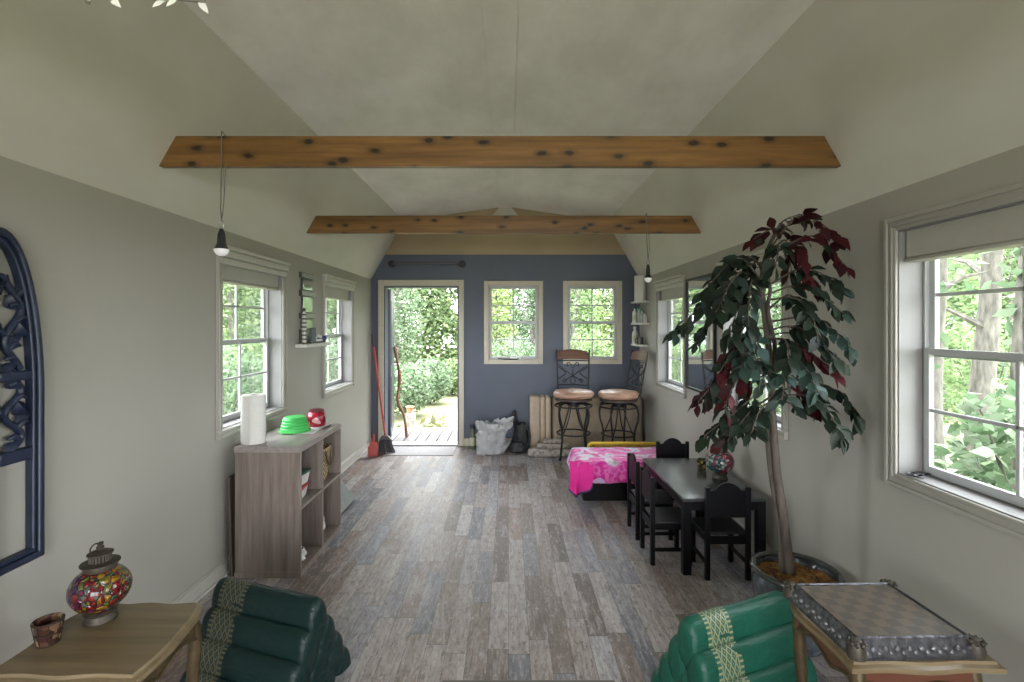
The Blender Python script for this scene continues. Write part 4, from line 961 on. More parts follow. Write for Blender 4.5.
sprigs = [  # base px,py | mid | tip | depth shift at tip | kind | leaves
 ((766, 255), (800, 216), (841, 238), -.05, B_, 12), ((766, 258), (812, 236), (846, 266), -.10, B_, 11), ((768, 250), (775, 228), (755, 238), -.05, B_, 6), ((766, 260), (795, 246), (812, 285), -.12, B_, 10),
 ((770, 242), (782, 222), (800, 214), .08, G, 7), ((766, 262), (785, 240), (792, 275), .10, B_, 9), ((765, 256), (778, 245), (775, 268), -.15, G, 7),
 ((764, 285), (738, 258), (704, 292), -.05, G, 13), ((764, 292), (740, 272), (716, 312), -.16, G, 12), ((765, 300), (720, 292), (675, 332), -.05, G, 14), ((766, 302), (725, 300), (696, 340), .08, G, 12),
 ((766, 305), (742, 300), (730, 338), -.18, G, 10), ((765, 282), (755, 262), (738, 290), .12, G, 9), ((764, 270), (748, 256), (722, 268), .1, G, 9), ((765, 290), (752, 280), (748, 325), -.2, G, 10),
 ((765, 288), (805, 268), (842, 288), -.12, G, 12), ((766, 295), (805, 285), (842, 312), -.2, G, 11), ((767, 300), (800, 300), (820, 335), -.22, G, 11), ((768, 310), (790, 295), (808, 318), .06, G, 9),
 ((770, 322), (815, 318), (852, 350), -.22, LG, 11), ((770, 330), (800, 328), (838, 362), -.26, G, 11), ((770, 335), (795, 335), (805, 366), -.1, G, 9), ((771, 338), (800, 345), (835, 372), -.15, B_, 7),
 ((770, 330), (748, 330), (742, 368), -.2, LG, 10), ((770, 345), (755, 340), (765, 385), -.18, LG, 8), ((770, 345), (742, 342), (716, 378), -.08, B_, 11), ((770, 350), (735, 362), (698, 402), -.06, B_, 13), ((771, 358), (745, 365), (724, 408), -.16, B_, 11),
 ((771, 372), (735, 380), (712, 398), .10, G, 8), ((772, 372), (750, 385), (742, 418), .06, B_, 8), ((772, 380), (740, 408), (704, 436), -.08, G, 12), ((773, 395), (750, 412), (728, 440), -.15, G, 9), ((773, 400), (760, 410), (752, 432), -.2, G, 6),
 ((772, 362), (800, 362), (818, 392), -.2, LG, 8), ((772, 378), (795, 385), (812, 408), -.05, B_, 8), ((772, 392), (825, 385), (858, 415), -.18, G, 12), ((772, 396), (815, 398), (842, 435), -.22, G, 11), ((773, 400), (800, 405), (822, 412), .04, LG, 7),
 ((772, 412), (738, 425), (722, 446), .30, B_, 5), ((773, 385), (785, 372), (782, 400), -.2, LG, 6), ((770, 340), (785, 340), (790, 362), -.25, G, 7), ((770, 352), (758, 362), (748, 352), -.22, G, 6)]
rl = random.Random(21); brs = MB(); groups = {G: MB(), B_: MB(), LG: MB()}
def leaf(m, p, d, n_, L, Wd):
    d = d.normalized(); s_ = d.cross(n_).normalized(); n_ = s_.cross(d)
    rows = [(0, 0), (.22, .62), (.45, 1.0), (.70, .72), (.88, .30), (1.0, 0)]; vs = []; fs = []
    for t_, w_ in rows:
        c = p + d * (L * t_) - n_ * (L * .16 * t_ * t_)
        vs += [c - s_ * Wd * w_ * .5 + n_ * Wd * .10 * w_, c, c + s_ * Wd * w_ * .5 + n_ * Wd * .10 * w_]
    for i in range(len(rows) - 1):
        b = 3 * i; fs += [(b, b + 1, b + 4, b + 3), (b + 1, b + 2, b + 5, b + 4)]
    m.add(vs, fs)
for base, mid_, tip, dz, kind, nl in sprigs:
    a, b, c = lp(*base), lp(mid_[0], mid_[1], DT + dz * .55), lp(tip[0], tip[1], DT + dz)
    cur = spline([a, b, c], 8); brs.tube(cur, [.0055 - .004 * k / len(cur) for k in range(len(cur))], 6)
    for k in range(int(nl * 2.1)):
        f_ = .28 + .72 * (k + .5) / (nl * 2.1); i = min(int(f_ * (len(cur) - 1)), len(cur) - 2); p = cur[i].lerp(cur[i + 1], f_ * (len(cur) - 1) - i); dr = (cur[i + 1] - cur[i]).normalized()
        side = dr.cross(Vector((0, 0, 1))); side = side.normalized() if side.length > .1 else Vector((1, 0, 0))
        sg = 1 if k % 2 else -1
        d_ = dr * rl.uniform(.4, 1.0) + side * sg * rl.uniform(.3, .9) + Vector((0, 0, -rl.uniform(.1, .85))) + Vector((rl.uniform(-.5, .5), rl.uniform(-.3, .15), 0))
        n_ = Vector((rl.uniform(-.6, .6), rl.uniform(-1.0, .2), rl.uniform(.3, 1))).normalized()
        L = rl.uniform(.06, .095); q = p + d_.normalized() * .018
        wx = pc.x + q.x + d_.normalized().x * L
        if wx > XR - .02: d_.x = -abs(d_.x) * .3
        kk = kind
        if kind == G and rl.random() < .05: kk = LG
        if kind == B_ and rl.random() < .12: kk = G
        leaf(groups[kk], q, d_, n_, L, L * rl.uniform(.50, .62)); brs.tube([p, q], .0016, 4)
brs.build('branches', M_TRUNK, R)
def foliage_mat(name, cols, rough):
    t = NT(name); g_ = t.n('ShaderNodeNewGeometry')
    t.base(t.ramp(g_.outputs['Random Per Island'], [(i / (len(cols) - 1), c) for i, c in enumerate(cols)])); t.set(Roughness=rough, Specular_IOR_Level=.14)
    return t.m
groups[G].build('green_foliage', foliage_mat('dark_green_leaf', [(.008, .014, .009), (.013, .021, .013), (.018, .028, .019), (.009, .014, .012)], .5), R, recalc=False)
groups[B_].build('burgundy_foliage', foliage_mat('burgundy_leaf', [(.025, .005, .007), (.05, .007, .010), (.02, .006, .008), (.075, .009, .013)], .5), R, recalc=False)
groups[LG].build('pale_foliage', foliage_mat('blue_green_leaf', [(.018, .032, .024), (.03, .055, .046), (.014, .024, .018), (.07, .12, .115)], .42), R, recalc=False)

# ------------------------------------------------------------------ pendants
def pendant(label, px, yb, zt, zb, yhang, loopx, s=1):
    R = thing('pendant_bulb', label, 'hanging bulb', (0, 0, 0), group='bare bulbs hung from the beams')
    x = (px - CX) / F * yhang; top = EYE + .7475 + .142
    m = MB(); m.tube([(x - .008, yb - .006, top + .02), (x - .008, yb - .006, top - .14), (x - .004, yhang, zt + .10), (x, yhang, zt + .055)], .0028, 8)
    m.tube([(x + .012, yb - .006, top - .142), (x + .010, yhang, zt + .13), (x + .002, yhang, zt + .06)], .0024, 8)
    m.tube([(x - .008, yb - .006, top + .02), (x - .008, yb + .02, top + .012), (x - .004, yb + .046, top), (x + .012, yb + .046, top - .13), (x + .012, yb + .02, top - .146), (x + .012, yb - .006, top - .142)], .0024, 8)
    m.build('cord', simple('grey_cord', (.16, .15, .14), .6), R)
    m = MB(); m.tube([(x + .012 * math.sin(2*PI*k/14), yhang, zt + .032 + .02 * math.cos(2*PI*k/14)) for k in range(14)], .0028, 6, closed=True); m.build('hook', simple('grey_steel', (.35, .35, .36), .35, .9), R)
    h = zt - zb
    m = MB(); m.lathe([(0, zt + .012), (.008, zt + .012), (.012, zt), (.015 * s, zt - h * .12), (.0175 * s, zt - h * .5), (.028 * s, zt - h * .70), (.0305 * s, zt - h * .72), (0, zt - h * .72)], 24, T(x, yhang, 0)); m.build('socket', MATS['black_plastic'], R)
    m = MB(); r = .030 * s; zc_ = zt - h * .722
    m.lathe([(r * math.sin(a), zc_ - (zc_ - zb) * math.cos(PI/2 - a) if False else zc_ - (zc_ - zb) * (1 - math.sin(PI/2 - 0) + math.sin(PI/2 - 0) * math.sin(PI/2 - a) * 0 + math.cos(a))) for a in [PI * .5 * k / 8 for k in range(9)]], 24, T(x, yhang, 0))
    t = NT('frosted_bulb'); t.base((.85, .84, .86)); t.set(Roughness=.3, Emission_Strength=BULB); t.b.inputs['Emission Color'].default_value = (1, .94, 1, 1); m.build('bulb', t.m, R)
pendant('bare bulb hanging by the near left beam end', 221.5, 2.35, 1.966, 1.851, 2.33, 0, 1.1)
pendant('bare bulb hanging near the corner shelves from the far beam', 648, 4.06, 2.005, 1.873, 4.04, 0, 1.0)

# ------------------------------------------------------------------ arched fretwork on the left wall
M_NAVY = simple('navy_glossy_paint', (.015, .022, .048), .35, var=.25, scale=14)
yc, hw = 1.665, .168
def arch_pts(w, ztop, zs, zb, n=14):
    right = []
    for k in range(n + 1):
        t_ = k / n; right.append((w * math.cos(t_ * PI / 2) ** .85, zs + (ztop - zs) * math.sin(t_ * PI / 2) ** 1.12))
    return [(w, zb)] + right + [(-x, z) for x, z in right[::-1][1:]] + [(-w, zb)]
R = thing('wall_fretwork', 'navy carved arched window panel hanging on the left wall', 'wall decoration', (XL + .001, yc, 0))
def arch_ring(wo, wi, zto, zti, zbo, zbi, x0, x1):
    A, B = arch_pts(wo, zto, 1.30, zbo), arch_pts(wi, zti, 1.30, zbi); n = len(A); m = MB()
    vs = [(x, p[0], p[1]) for x in (x0, x1) for q in (A, B) for p in q]
    fs = []
    for k in range(n):
        k2 = (k + 1) % n; a0, b0, a1, b1 = k, n + k, 2 * n + k, 3 * n + k; c0, d0, c1, d1 = k2, n + k2, 2 * n + k2, 3 * n + k2
        fs += [(a0, c0, d0, b0), (a1, b1, d1, c1), (a0, a1, c1, c0), (b0, d0, d1, b1)]
    return m.add(vs, fs)
arch_ring(hw, hw - .022, 1.86, 1.835, .688, .712, 0, .042).build('outer_frame', M_NAVY, R, bevel=.006, seg=3)
arch_ring(hw - .0225, hw - .036, 1.834, 1.815, .7125, .728, 0, .032).build('inner_frame', M_NAVY, R, bevel=.004, seg=3)
m = MB(); m.box((0, -.012, .729), (.034, .012, 1.80)); m.build('mullion', M_NAVY, R, bevel=.004)
for z0, z1 in ((1.05, 1.095), (1.335, 1.37)):
    for a, b in ((-.131, -.0125), (.0125, .131)):
        m = MB(); m.box((.002, a, z0), (.032, b, z1)); m.build('crossrail', M_NAVY, R, bevel=.006)
for sg in (-1, 1):
    for z0, z1 in ((1.10, 1.33), (1.375, 1.70)):
        m = MB(); n = 2 if z1 < 1.34 else 3; cx_ = .071 * sg
        stem = [(.016, cx_ + .03 * math.sin(k * .9 + (z0 > 1.2) * 2) * 1.0, z0 + (z1 - z0) * k / 10) for k in range(11)]
        m.tube(spline(stem, 4), .012, 8)
        for k in range(n * 2 + 1):
            zz = z0 + (z1 - z0) * (k + .5) / (n * 2 + 1); yy = cx_ + .03 * math.sin((zz - z0) / (z1 - z0) * 10 * .9 + (z0 > 1.2) * 2)
            s2 = 1 if k % 2 else -1
            m.tube(spline([(.016, yy, zz), (.022, yy + s2 * .022, zz + .02), (.020, yy + s2 * .045, zz + .012)], 4), [.011, .011, .010, .010, .010, .009, .008, .007, .005], 8)
            Lf = []
            for (u_, w_) in ((0, 0), (.25, .55), (.5, .8), (.75, .5), (1, 0)): Lf.append((u_, w_))
            dy, dzv = s2 * .034, .040 * (1 if k % 3 else -1); L_ = math.hypot(dy, dzv); ux, uz = dy / L_, dzv / L_
            vs = []
            for u_, w_ in Lf:
                yy2, zz2 = yy + s2 * .006 + dy * 1.25 * u_, zz + dzv * 1.25 * u_
                vs += [(.010, yy2 - uz * w_ * .036, zz2 + ux * w_ * .036), (.030, yy2, zz2), (.010, yy2 + uz * w_ * .036, zz2 - ux * w_ * .036), (.004, yy2, zz2)]
            fs = [(4*i + q, 4*i + (q+1) % 4, 4*(i+1) + (q+1) % 4, 4*(i+1) + q) for i in range(4) for q in range(4)]
            m.add(vs, fs)
        m.build('carved_vine', M_NAVY, R, ang=50)

# ------------------------------------------------------------------ left shelf, mirror art, little things
M_SHELF = simple('shelf_white', (.66, .66, .63), .4)
m = MB(); m.box((0, 0, 0), (.098, .55, .028)); o = m.build('wall_shelf', M_SHELF, bevel=.003); o.location = (XL + .001, 4.07, 1.345); tag(o, 'short white wall shelf between the two left windows', 'shelf')
sz = 1.3735
mm_ = bpy.data.materials.new('mirror_glass'); mm_.use_nodes = True; b_ = mm_.node_tree.nodes['Principled BSDF']; b_.inputs['Metallic'].default_value = 1; b_.inputs['Roughness'].default_value = .04; b_.inputs['Base Color'].default_value = (.80, .84, .82, 1); M_MIR = mm_
M_SMO = simple('silver_mosaic', (.36, .37, .35), .3, .3, var=.6, scale=70)
M_MIR2 = simple('aged_mirror', (.42, .46, .44), .12, .9, var=.15, scale=12)
R = thing('mirror_panel', 'tall zigzag edged mirror panel rising above the small white shelf', 'mirror', (XL + .001, 4.16, sz))
zz = 0
for k, (h_, wide) in enumerate([(.12, 1), (.09, 0), (.05, 1), (.14, 0), (.05, 1), (.10, 0), (.05, 1)]):
    y0, y1 = (-.012, .275) if wide else (.02, .235); d_ = .020 if wide else .012
    m = MB(); m.box((0, y0, zz + .0003), (d_, y1, zz + h_ - .0003)); fr = m.build('block', simple('black_edge', (.06, .06, .055), .4) if not k else MATS['black_edge'], R, bevel=.002)
    m = MB(); m.box((d_ + .0003, y0 + .012, zz + .006), (d_ + .005, y1 - .005, zz + h_ - .006)); m.build('mirror_face', M_SMO if wide else M_MIR2, fr, bevel=.002)
    zz += h_
t = NT('black_white_rings'); tc = t.n('ShaderNodeTexCoord'); sx = t.n('ShaderNodeSeparateXYZ'); t.link(tc.outputs['Object'], sx.inputs[0])
t.base(t.ramp(t.math('FRACT', t.math('MULTIPLY', sx.outputs[2], 30)), [(0, (.06, .06, .06)), (.4, (.58, .58, .55))], 'CONSTANT')); t.set(Roughness=.4)
R = thing('striped_tower', 'tall slim black and white ringed ornament at the shelf end', 'ornament', (XL + .062, 4.105, sz))
m = MB(); m.lathe([(0, 0), (.021, 0)] + [(.021 if k % 2 else .017, .012 + k * .022) for k in range(11)] + [(.012, .262), (0, .268)], 20); m.build('rings', t.m, R)
m = MB(); m.lathe([(0, .2681), (.010, .272), (.013, .283), (.008, .294), (0, .298)], 16); m.build('finial', M_SILV, R)
R = thing('picture_frame', 'little framed dark blue picture standing on the small shelf', 'picture frame', (XL + .072, 4.20, sz), .0)
m = MB(); m.box((-.006, 0, 0), (.006, .115, .135)); m.build('frame', M_SILV, R, bevel=.002)
m = MB(); m.box((.0062, .014, .016), (.0075, .101, .119)); m.build('picture', simple('dark_blue_print', (.03, .04, .10), .3, var=.5, scale=40), R)
for k, (y, h_, r_) in enumerate(((4.355, .062, .020), (4.415, .078, .021), (4.475, .066, .020))):
    R = thing('figurine', ['black and white figurine closest to the little picture frame', 'taller black and white figurine in the middle of the small shelf', 'black and white figurine next to the blue ball'][k], 'figurine', (XL + .058, y, sz), group='figurines on the small shelf')
    m = MB(); m.lathe([(0, 0), (r_, 0), (r_ * 1.05, h_ * .15), (r_ * .6, h_ * .55), (0, h_ * .6)], 16); m.build('figure_body', t.m, R)
    m = MB(); m.lathe([(0, h_ * .55), (r_ * .62, h_ * .66), (r_ * .66, h_ * .8), (r_ * .4, h_ * .96), (0, h_)], 14); m.build('head', M_WHITE, R)
R = thing('glass_ball', 'small blue ball ornament at the window end of the small shelf', 'ornament', (XL + .06, 4.545, sz))
m = MB(); m.lathe([(0, .012)] + [(.024 * math.sin(a), .036 - .024 * math.cos(a)) for a in [PI * k / 10 for k in range(1, 10)]] + [(0, .060)], 20); m.build('ball', simple('blue_glass', (.06, .07, .22), .1), R)
m = MB(); m.lathe([(0, 0), (.016, 0), (.014, .008), (.010, .0145), (0, .0145)], 16); m.build('stand', M_SILV, R)

# ------------------------------------------------------------------ corner shelves on the right wall
SH = [1.795, 1.535, 1.275]
lab = ['upper white corner shelf carrying a paper towel roll', 'middle white corner shelf carrying a green capped bottle', 'lowest white corner shelf with a dark cup']
for z, l in zip(SH, lab):
    m = MB(); m.prism([(XR - .001, 5.86), (XR - .001, 6.26), (XR - .09, 6.26), (XR - .14, 6.22), (XR - .14, 5.95), (XR - .09, 5.86)], z, z + .022); o = m.build('corner_shelf', M_SHELF, bevel=.003); tag(o, l, 'shelf', 'small white corner shelves')
paper_roll(1.582, 6.02, SH[0] + .0225, .066, .305, 'white paper towel roll standing on the upper corner shelf')
z1 = SH[1] + .0225; z2 = SH[2] + .0225; M_GCAP = simple('green_cap', (.02, .30, .14), .4)
bottle('bottle', 'white bottle at the blue wall end of the middle corner shelf', (1.555, 6.17, z1), .20, .030, M_PLW, M_DKC, band=M_PLC)
bottle('bottle', 'slim bottle with green cap on the middle corner shelf', (1.588, 6.075, z1), .175, .027, M_GLB, M_GCAP, neck=.8)
bottle('bottle', 'small clear bottle behind the green capped one', (1.600, 5.99, z1), .14, .024, M_GLB, simple('grey_cap', (.3, .3, .3), .4), neck=.5)
bottle('bottle', 'smallest pale bottle at the window end of the middle corner shelf', (1.612, 5.905, z1), .11, .022, M_PLW, simple('grey_cap', (.3, .3, .3), .4), neck=.6)
bottle('bottle', 'cream labelled bottle on the lowest corner shelf', (1.555, 6.16, z2), .215, .034, M_PLW, M_PLW, neck=.4, band=M_PLC)
R = thing('dark_cup', 'dark cup on the lowest corner shelf', 'cup', (1.59, 6.03, z2))
m = MB(); m.lathe([(0, 0), (.032, 0), (.036, .004), (.038, .085), (.034, .085), (.032, .008), (0, .008)], 24); m.build('cup_body', simple('dark_glaze', (.03, .028, .028), .25), R)
m = MB(); m.tube(spline([(-.036, 0, .07), (-.06, 0, .062), (-.06, 0, .028), (-.036, 0, .02)], 5), .005, 8); m.build('handle', MATS['dark_glaze'], R)

# ------------------------------------------------------------------ wall mirror on the right wall
R = thing('wall_mirror', 'tall black framed mirror between two right wall windows', 'mirror', (XR, 3.985, .95))
w_, h_, f_ = .64, 1.0, .022
m = MB()
for a, b in (((0, 0), (f_, h_)), ((w_ - f_, 0), (w_, h_)), ((f_, 0), (w_ - f_, f_)), ((f_, h_ - f_), (w_ - f_, h_))): m.box((-.026, a[0], a[1]), (-.001, b[0], b[1]))
m.build('frame', MATS['black_plastic'], R, bevel=.003)
m = MB(); m.box((-.014, f_ + .0003, f_ + .0003), (-.004, w_ - f_ - .0003, h_ - f_ - .0003)); m.build('mirror_glass', M_MIR, R, smooth=False)

# scissors on the near window ledge
R = thing('scissors', 'black handled scissors lying on the big window ledge', 'scissors', (XR + .045, 2.07, WZ0 + CAS + .0105), 1.9)
for sg in (-1, 1):
    m = MB(); m.tube([(sg * .013 + .016 * math.cos(2*PI*k/14), .032 + .022 * math.sin(2*PI*k/14), .0065) for k in range(14)], .0038, 6, closed=True); m.build('handle', MATS['black_plastic'], R)
    m = MB(); m.tube([(sg * .008, .012, .005), (-sg * .002, -.012, .005), (-sg * .006, -.06, .005)], [.004, .004, .0012], 6); m.build('blade', simple('dark_steel', (.06, .06, .065), .4, .7), R)

# twig garland under the overhead beam
R = thing('hanging_garland', 'white twig and leaf garland hanging from the overhead beam', 'garland', (0, 0, 0))
m = MB(); ml = MB(); rr = random.Random(4); yg = .575; zb_ = EYE + .7475
def sp(px, py): return P(px, py, yg)
for pts in ([(60, -150), (70, -60), (84, -10), (88, 3)], [(110, -140), (112, -50), (108, -10), (113, 0)], [(170, -150), (165, -60), (160, -12), (180, -2), (205, 0)], [(215, -140), (205, -60), (200, -20), (192, -3)]):
    m.tube(spline([sp(*p) for p in pts], 6), .0028, 6)
m.tube(spline([Vector((-.62, yg, zb_ - .005)), Vector((-.5, yg, zb_ - .03)), Vector((-.36, yg, zb_ - .01))], 6), .003, 6)
for px, py, dx, dy in ((84, -2, -6, -8), (88, 2, 6, -7), (110, -2, 5, 4), (165, 1, -4, 3), (178, -1, -6, 5), (185, 0, 7, -5), (198, -1, 4, 6), (203, 0, 6, -6), (92, -20, 6, 3), (170, -20, 6, 4)):
    leaf(ml, sp(px, py), Vector((dx, rr.uniform(-3, 3), -dy)), Vector((0, -1, .3)), .016, .008)
m.build('twig', simple('grey_twig', (.20, .18, .16), .8), R); ml.build('leaves', simple('white_leaf', (.7, .69, .66), .7), R, recalc=False)

# ------------------------------------------------------------------ outside by the door
M_STICK = wood('peeled_stick', [(.16, .07, .035), (.26, .125, .065), (.33, .17, .09)], .5, axis=2)
m = MB(); sp_ = [(394.6, 346.4, 6.86), (397.7, 363, 6.88), (399.8, 379, 6.9), (397.7, 400, 6.92), (404, 416, 6.95), (406.8, 437.2, 6.97)]
pts = spline([P(*q) for q in sp_], 6); pts[-1].z = max(pts[-1].z, -.027); m.tube(pts, [.020 + .004 * math.sin(k * .7) for k in range(len(pts))], 10)
o = m.build('walking_stick', M_STICK); tag(o, 'crooked brown walking stick leaning outside on the open door', 'stick')
bx_ = (410.5 - CX) / F * 8.25
m = MB(); m.box((-.07, -.07, 0), (.07, .07, .24)); m.box((-.035, -.072, .05), (.035, -.066, .19)); o = m.build('stone_block', simple('pale_stone', (.28, .27, .25), .9, var=.4, scale=16, bump=.4), bevel=.012); o.location = (bx_, 8.25, GZ_ + .002); tag(o, 'grey stone block standing in the grass beyond the deck', 'block')
R = thing('flower_pot', 'small terracotta pot on the grey stone block outside', 'pot', (bx_ - .01, 8.25, GZ_ + .2425))
m = MB(); m.lathe([(0, 0), (.042, 0), (.056, .085), (.050, .085), (.040, .012), (0, .012)], 24); m.build('pot_body', simple('terracotta', (.42, .20, .12), .8), R)
m = MB(); m.tube([(.060 * math.cos(2*PI*k/24), .060 * math.sin(2*PI*k/24), .098) for k in range(24)], .012, 8, closed=True); m.build('rim', MATS['terracotta'], R)
# ------------------------------------------------------------------ exterior
rng = np.random.default_rng(7)
def leaf_mat(name, stops, trans=.35):
    m = bpy.data.materials.new(name); m.use_nodes = True; t = m.node_tree
    for x in list(t.nodes): t.nodes.remove(x)
    o = t.nodes.new('ShaderNodeOutputMaterial'); mx = t.nodes.new('ShaderNodeMixShader'); mx.inputs[0].default_value = trans
    d = t.nodes.new('ShaderNodeBsdfDiffuse'); tr = t.nodes.new('ShaderNodeBsdfTranslucent')
    g = t.nodes.new('ShaderNodeNewGeometry'); r = t.nodes.new('ShaderNodeValToRGB')
    while len(r.color_ramp.elements) < len(stops): r.color_ramp.elements.new(.5)
    for e, (p, c) in zip(r.color_ramp.elements, stops): e.position = p; e.color = (*c, 1)
    t.links.new(g.outputs['Random Per Island'], r.inputs[0])
    t.links.new(r.outputs[0], d.inputs[0]); t.links.new(r.outputs[0], tr.inputs[0])
    t.links.new(d.outputs[0], mx.inputs[1]); t.links.new(tr.outputs[0], mx.inputs[2]); t.links.new(mx.outputs[0], o.inputs[0])
    return m
K = LEAFK * 1.3
def ls(*cs): return [(i / (len(cs) - 1), tuple(x * K for x in c)) for i, c in enumerate(cs)]
M_LEAF_A = leaf_mat('leaf_fresh', ls((.17, .28, .12), (.30, .43, .20), (.44, .56, .28), (.36, .50, .30)))
M_LEAF_B = leaf_mat('leaf_blue', ls((.16, .26, .14), (.25, .38, .22), (.38, .50, .33), (.50, .60, .46)))
M_LEAF_C = leaf_mat('leaf_yellow', ls((.26, .36, .12), (.42, .54, .22), (.55, .62, .34)))
M_GRASS = leaf_mat('grass_blades', ls((.20, .26, .10), (.30, .32, .16), (.40, .38, .23)))
M_BARK = simple('bark', (.10, .092, .078), .95, var=.5, scale=9, bump=.6, stretch=(3, 3, .8))
def leaf_cloud(name, centers, dirs_up, size, mat, parent=None):
    """quads (two triangles folded) at centers, numpy fast"""
    n = len(centers)
    a = rng.normal(size=(n, 3)); a[:, 2] *= .6; a /= np.linalg.norm(a, axis=1)[:, None]
    b = rng.normal(size=(n, 3)); b -= (b * a).sum(1)[:, None] * a; b /= np.linalg.norm(b, axis=1)[:, None]
    s = (size * rng.uniform(.6, 1.35, n))[:, None]
    c = np.asarray(centers); nn = np.cross(a, b)
    v = np.stack([c - a * s * .5, c + b * s * .27 + nn * s * .06, c + a * s * .5, c - b * s * .27 + nn * s * .06], 1).reshape(-1, 3)
    me = bpy.data.meshes.new(name); me.vertices.add(4 * n); me.vertices.foreach_set('co', v.ravel())
    me.loops.add(4 * n); me.loops.foreach_set('vertex_index', np.arange(4 * n, dtype=np.int32))
    me.polygons.add(n); me.polygons.foreach_set('loop_start', np.arange(0, 4 * n, 4, dtype=np.int32)); me.polygons.foreach_set('loop_total', np.full(n, 4, dtype=np.int32))
    me.update(); me.validate(); me.materials.append(mat)
    o = bpy.data.objects.new(name, me); C.objects.link(o)
    if parent: o.parent = parent
    return o
GZ = -.16
gt = NT('ground_cover'); f1 = gt.noise(gt.coords('Object'), 2.5, 6, .7)
gt.base(gt.ramp(f1, [(.3, tuple(x * K for x in (.14, .19, .07))), (.5, tuple(x * K for x in (.26, .28, .13))), (.7, tuple(x * K for x in (.36, .34, .22)))])); gt.set(Roughness=.95)
m = MB(); m.grid(lambda a, b: (-30 + 60 * a, -14 + 48 * b, GZ), 30, 24); o = m.build('ground', gt.m, smooth=False)
tag(o, 'pale grassy ground around the building', 'ground', kind='structure')
# grass tufts beyond the deck
n = 5000; gx = rng.uniform(-5, 2.0, n); gy = rng.uniform(7.8, 13, n); KEEP = 1
gzz = GZ + rng.uniform(0, .28, n) * rng.uniform(.3, 1, n)
GRASS = np.stack([gx, gy, gzz], 1)
#o = leaf_cloud('grass', np.stack([gx, gy, gzz], 1), None, .15, M_GRASS); tag(o, 'sunlit pale grass beyond the wooden deck', 'grass', kind='stuff')
# distant woodland mass, an arc around the far end
def arc(n, r0, r1, a0, a1, z0, z1, dens=None, k=.2):
    out = []
    while len(out) < n:
        q = 4 * n
        a = rng.uniform(a0, a1, q); r = rng.uniform(r0, r1, q); z = rng.uniform(z0, z1, q)
        x = np.sin(a) * r; y = np.cos(a) * r + 1.0
        for i in range(q):
            if noise.noise(Vector((x[i], y[i], z[i])) * .85) + .25 * noise.noise(Vector((x[i], y[i], z[i])) * 2.6) > k - .42: out.append((x[i], y[i], z[i]))
            if len(out) >= n: break
    return np.array(out)
pts = arc(170000, 17.6, 20.5, -1.15, 1.15, GZ, 6.0)
o = leaf_cloud('woodland_foliage', pts, None, .21, M_LEAF_A); tag(o, 'dense sunlit woodland foliage filling the distance outside', 'woodland', kind='stuff')
rngp = random.Random(5)
placed = []
def fit(px, d, r):
    for k in range(40):
        x, y = (px - CX) / F * d, d
        if all(abs(x - a) > r + b or abs(y - c) > r + b for a, c, b in placed): break
        d += .15
    else: return None
    if d > 16: return None
    placed.append((x, y, r)); return x, y
def tree(name, label, x, y, h, r, cz, cr, nl, size, mat, lean=0, group='woodland trees outside', low=.55):
    R = thing(name, label, 'tree', (x, y, GZ), group=group)
    top = h * .92; pts = [Vector((lean * t_ + .05 * math.sin(t_ * 9 + x), .05 * math.cos(t_ * 7 + y), top * t_)) for t_ in [k / 12 for k in range(13)]]
    m = MB(); m.tube(pts, [r * (1 - .75 * k / 12) * (1.25 if k == 0 else 1) for k in range(13)], 12)
    for k in range(7):
        t_ = low + (.95 - low) * k / 7; p = Vector((lean * t_, 0, top * t_)); a = rngp.uniform(0, 6.28)
        d = Vector((math.cos(a), math.sin(a), .5)); L = cr * rngp.uniform(.5, .95)
        m.tube([p, p + d * L * .5 + Vector((0, 0, .05)), p + d * L], [r * .32, r * .2, r * .07], 6)
    m.build('trunk', M_BARK, R)
    g = rng.normal(size=(nl, 3)); g /= np.linalg.norm(g, axis=1)[:, None]; g *= (rng.uniform(.15, 1, nl) ** .5)[:, None]
    cl = rng.normal(size=(14, 3)); cl /= np.linalg.norm(cl, axis=1)[:, None]; cl *= .6
    pick = cl[rng.integers(0, 14, nl)] + g * .45
    c = np.stack([pick[:, 0] * cr + lean * .8, pick[:, 1] * cr, cz + pick[:, 2] * (h - cz) * .95], 1)
    c = c[c[:, 2] > .1]
    leaf_cloud('crown', c, None, size, mat, R)
def bush(name, label, x, y, r, h, nl, size, mat, group='bushes outside'):
    R = thing(name, label, 'bush', (x, y, GZ), group=group)
    m = MB()
    for k in range(6):
        a = k * 1.05 + x; m.tube([(0, 0, 0), (.25 * r * math.cos(a), .25 * r * math.sin(a), h * .45), (.6 * r * math.cos(a), .6 * r * math.sin(a), h * .85)], [.014, .01, .005], 6)
    m.build('stem', M_BARK, R)
    g = rng.normal(size=(nl, 3)); g /= np.linalg.norm(g, axis=1)[:, None]; g *= (rng.uniform(.2, 1, nl) ** .45)[:, None]
    c = np.stack([g[:, 0] * r, g[:, 1] * r, h * .52 + g[:, 2] * h * .48], 1)
    leaf_cloud('foliage', c, None, size, mat, R)
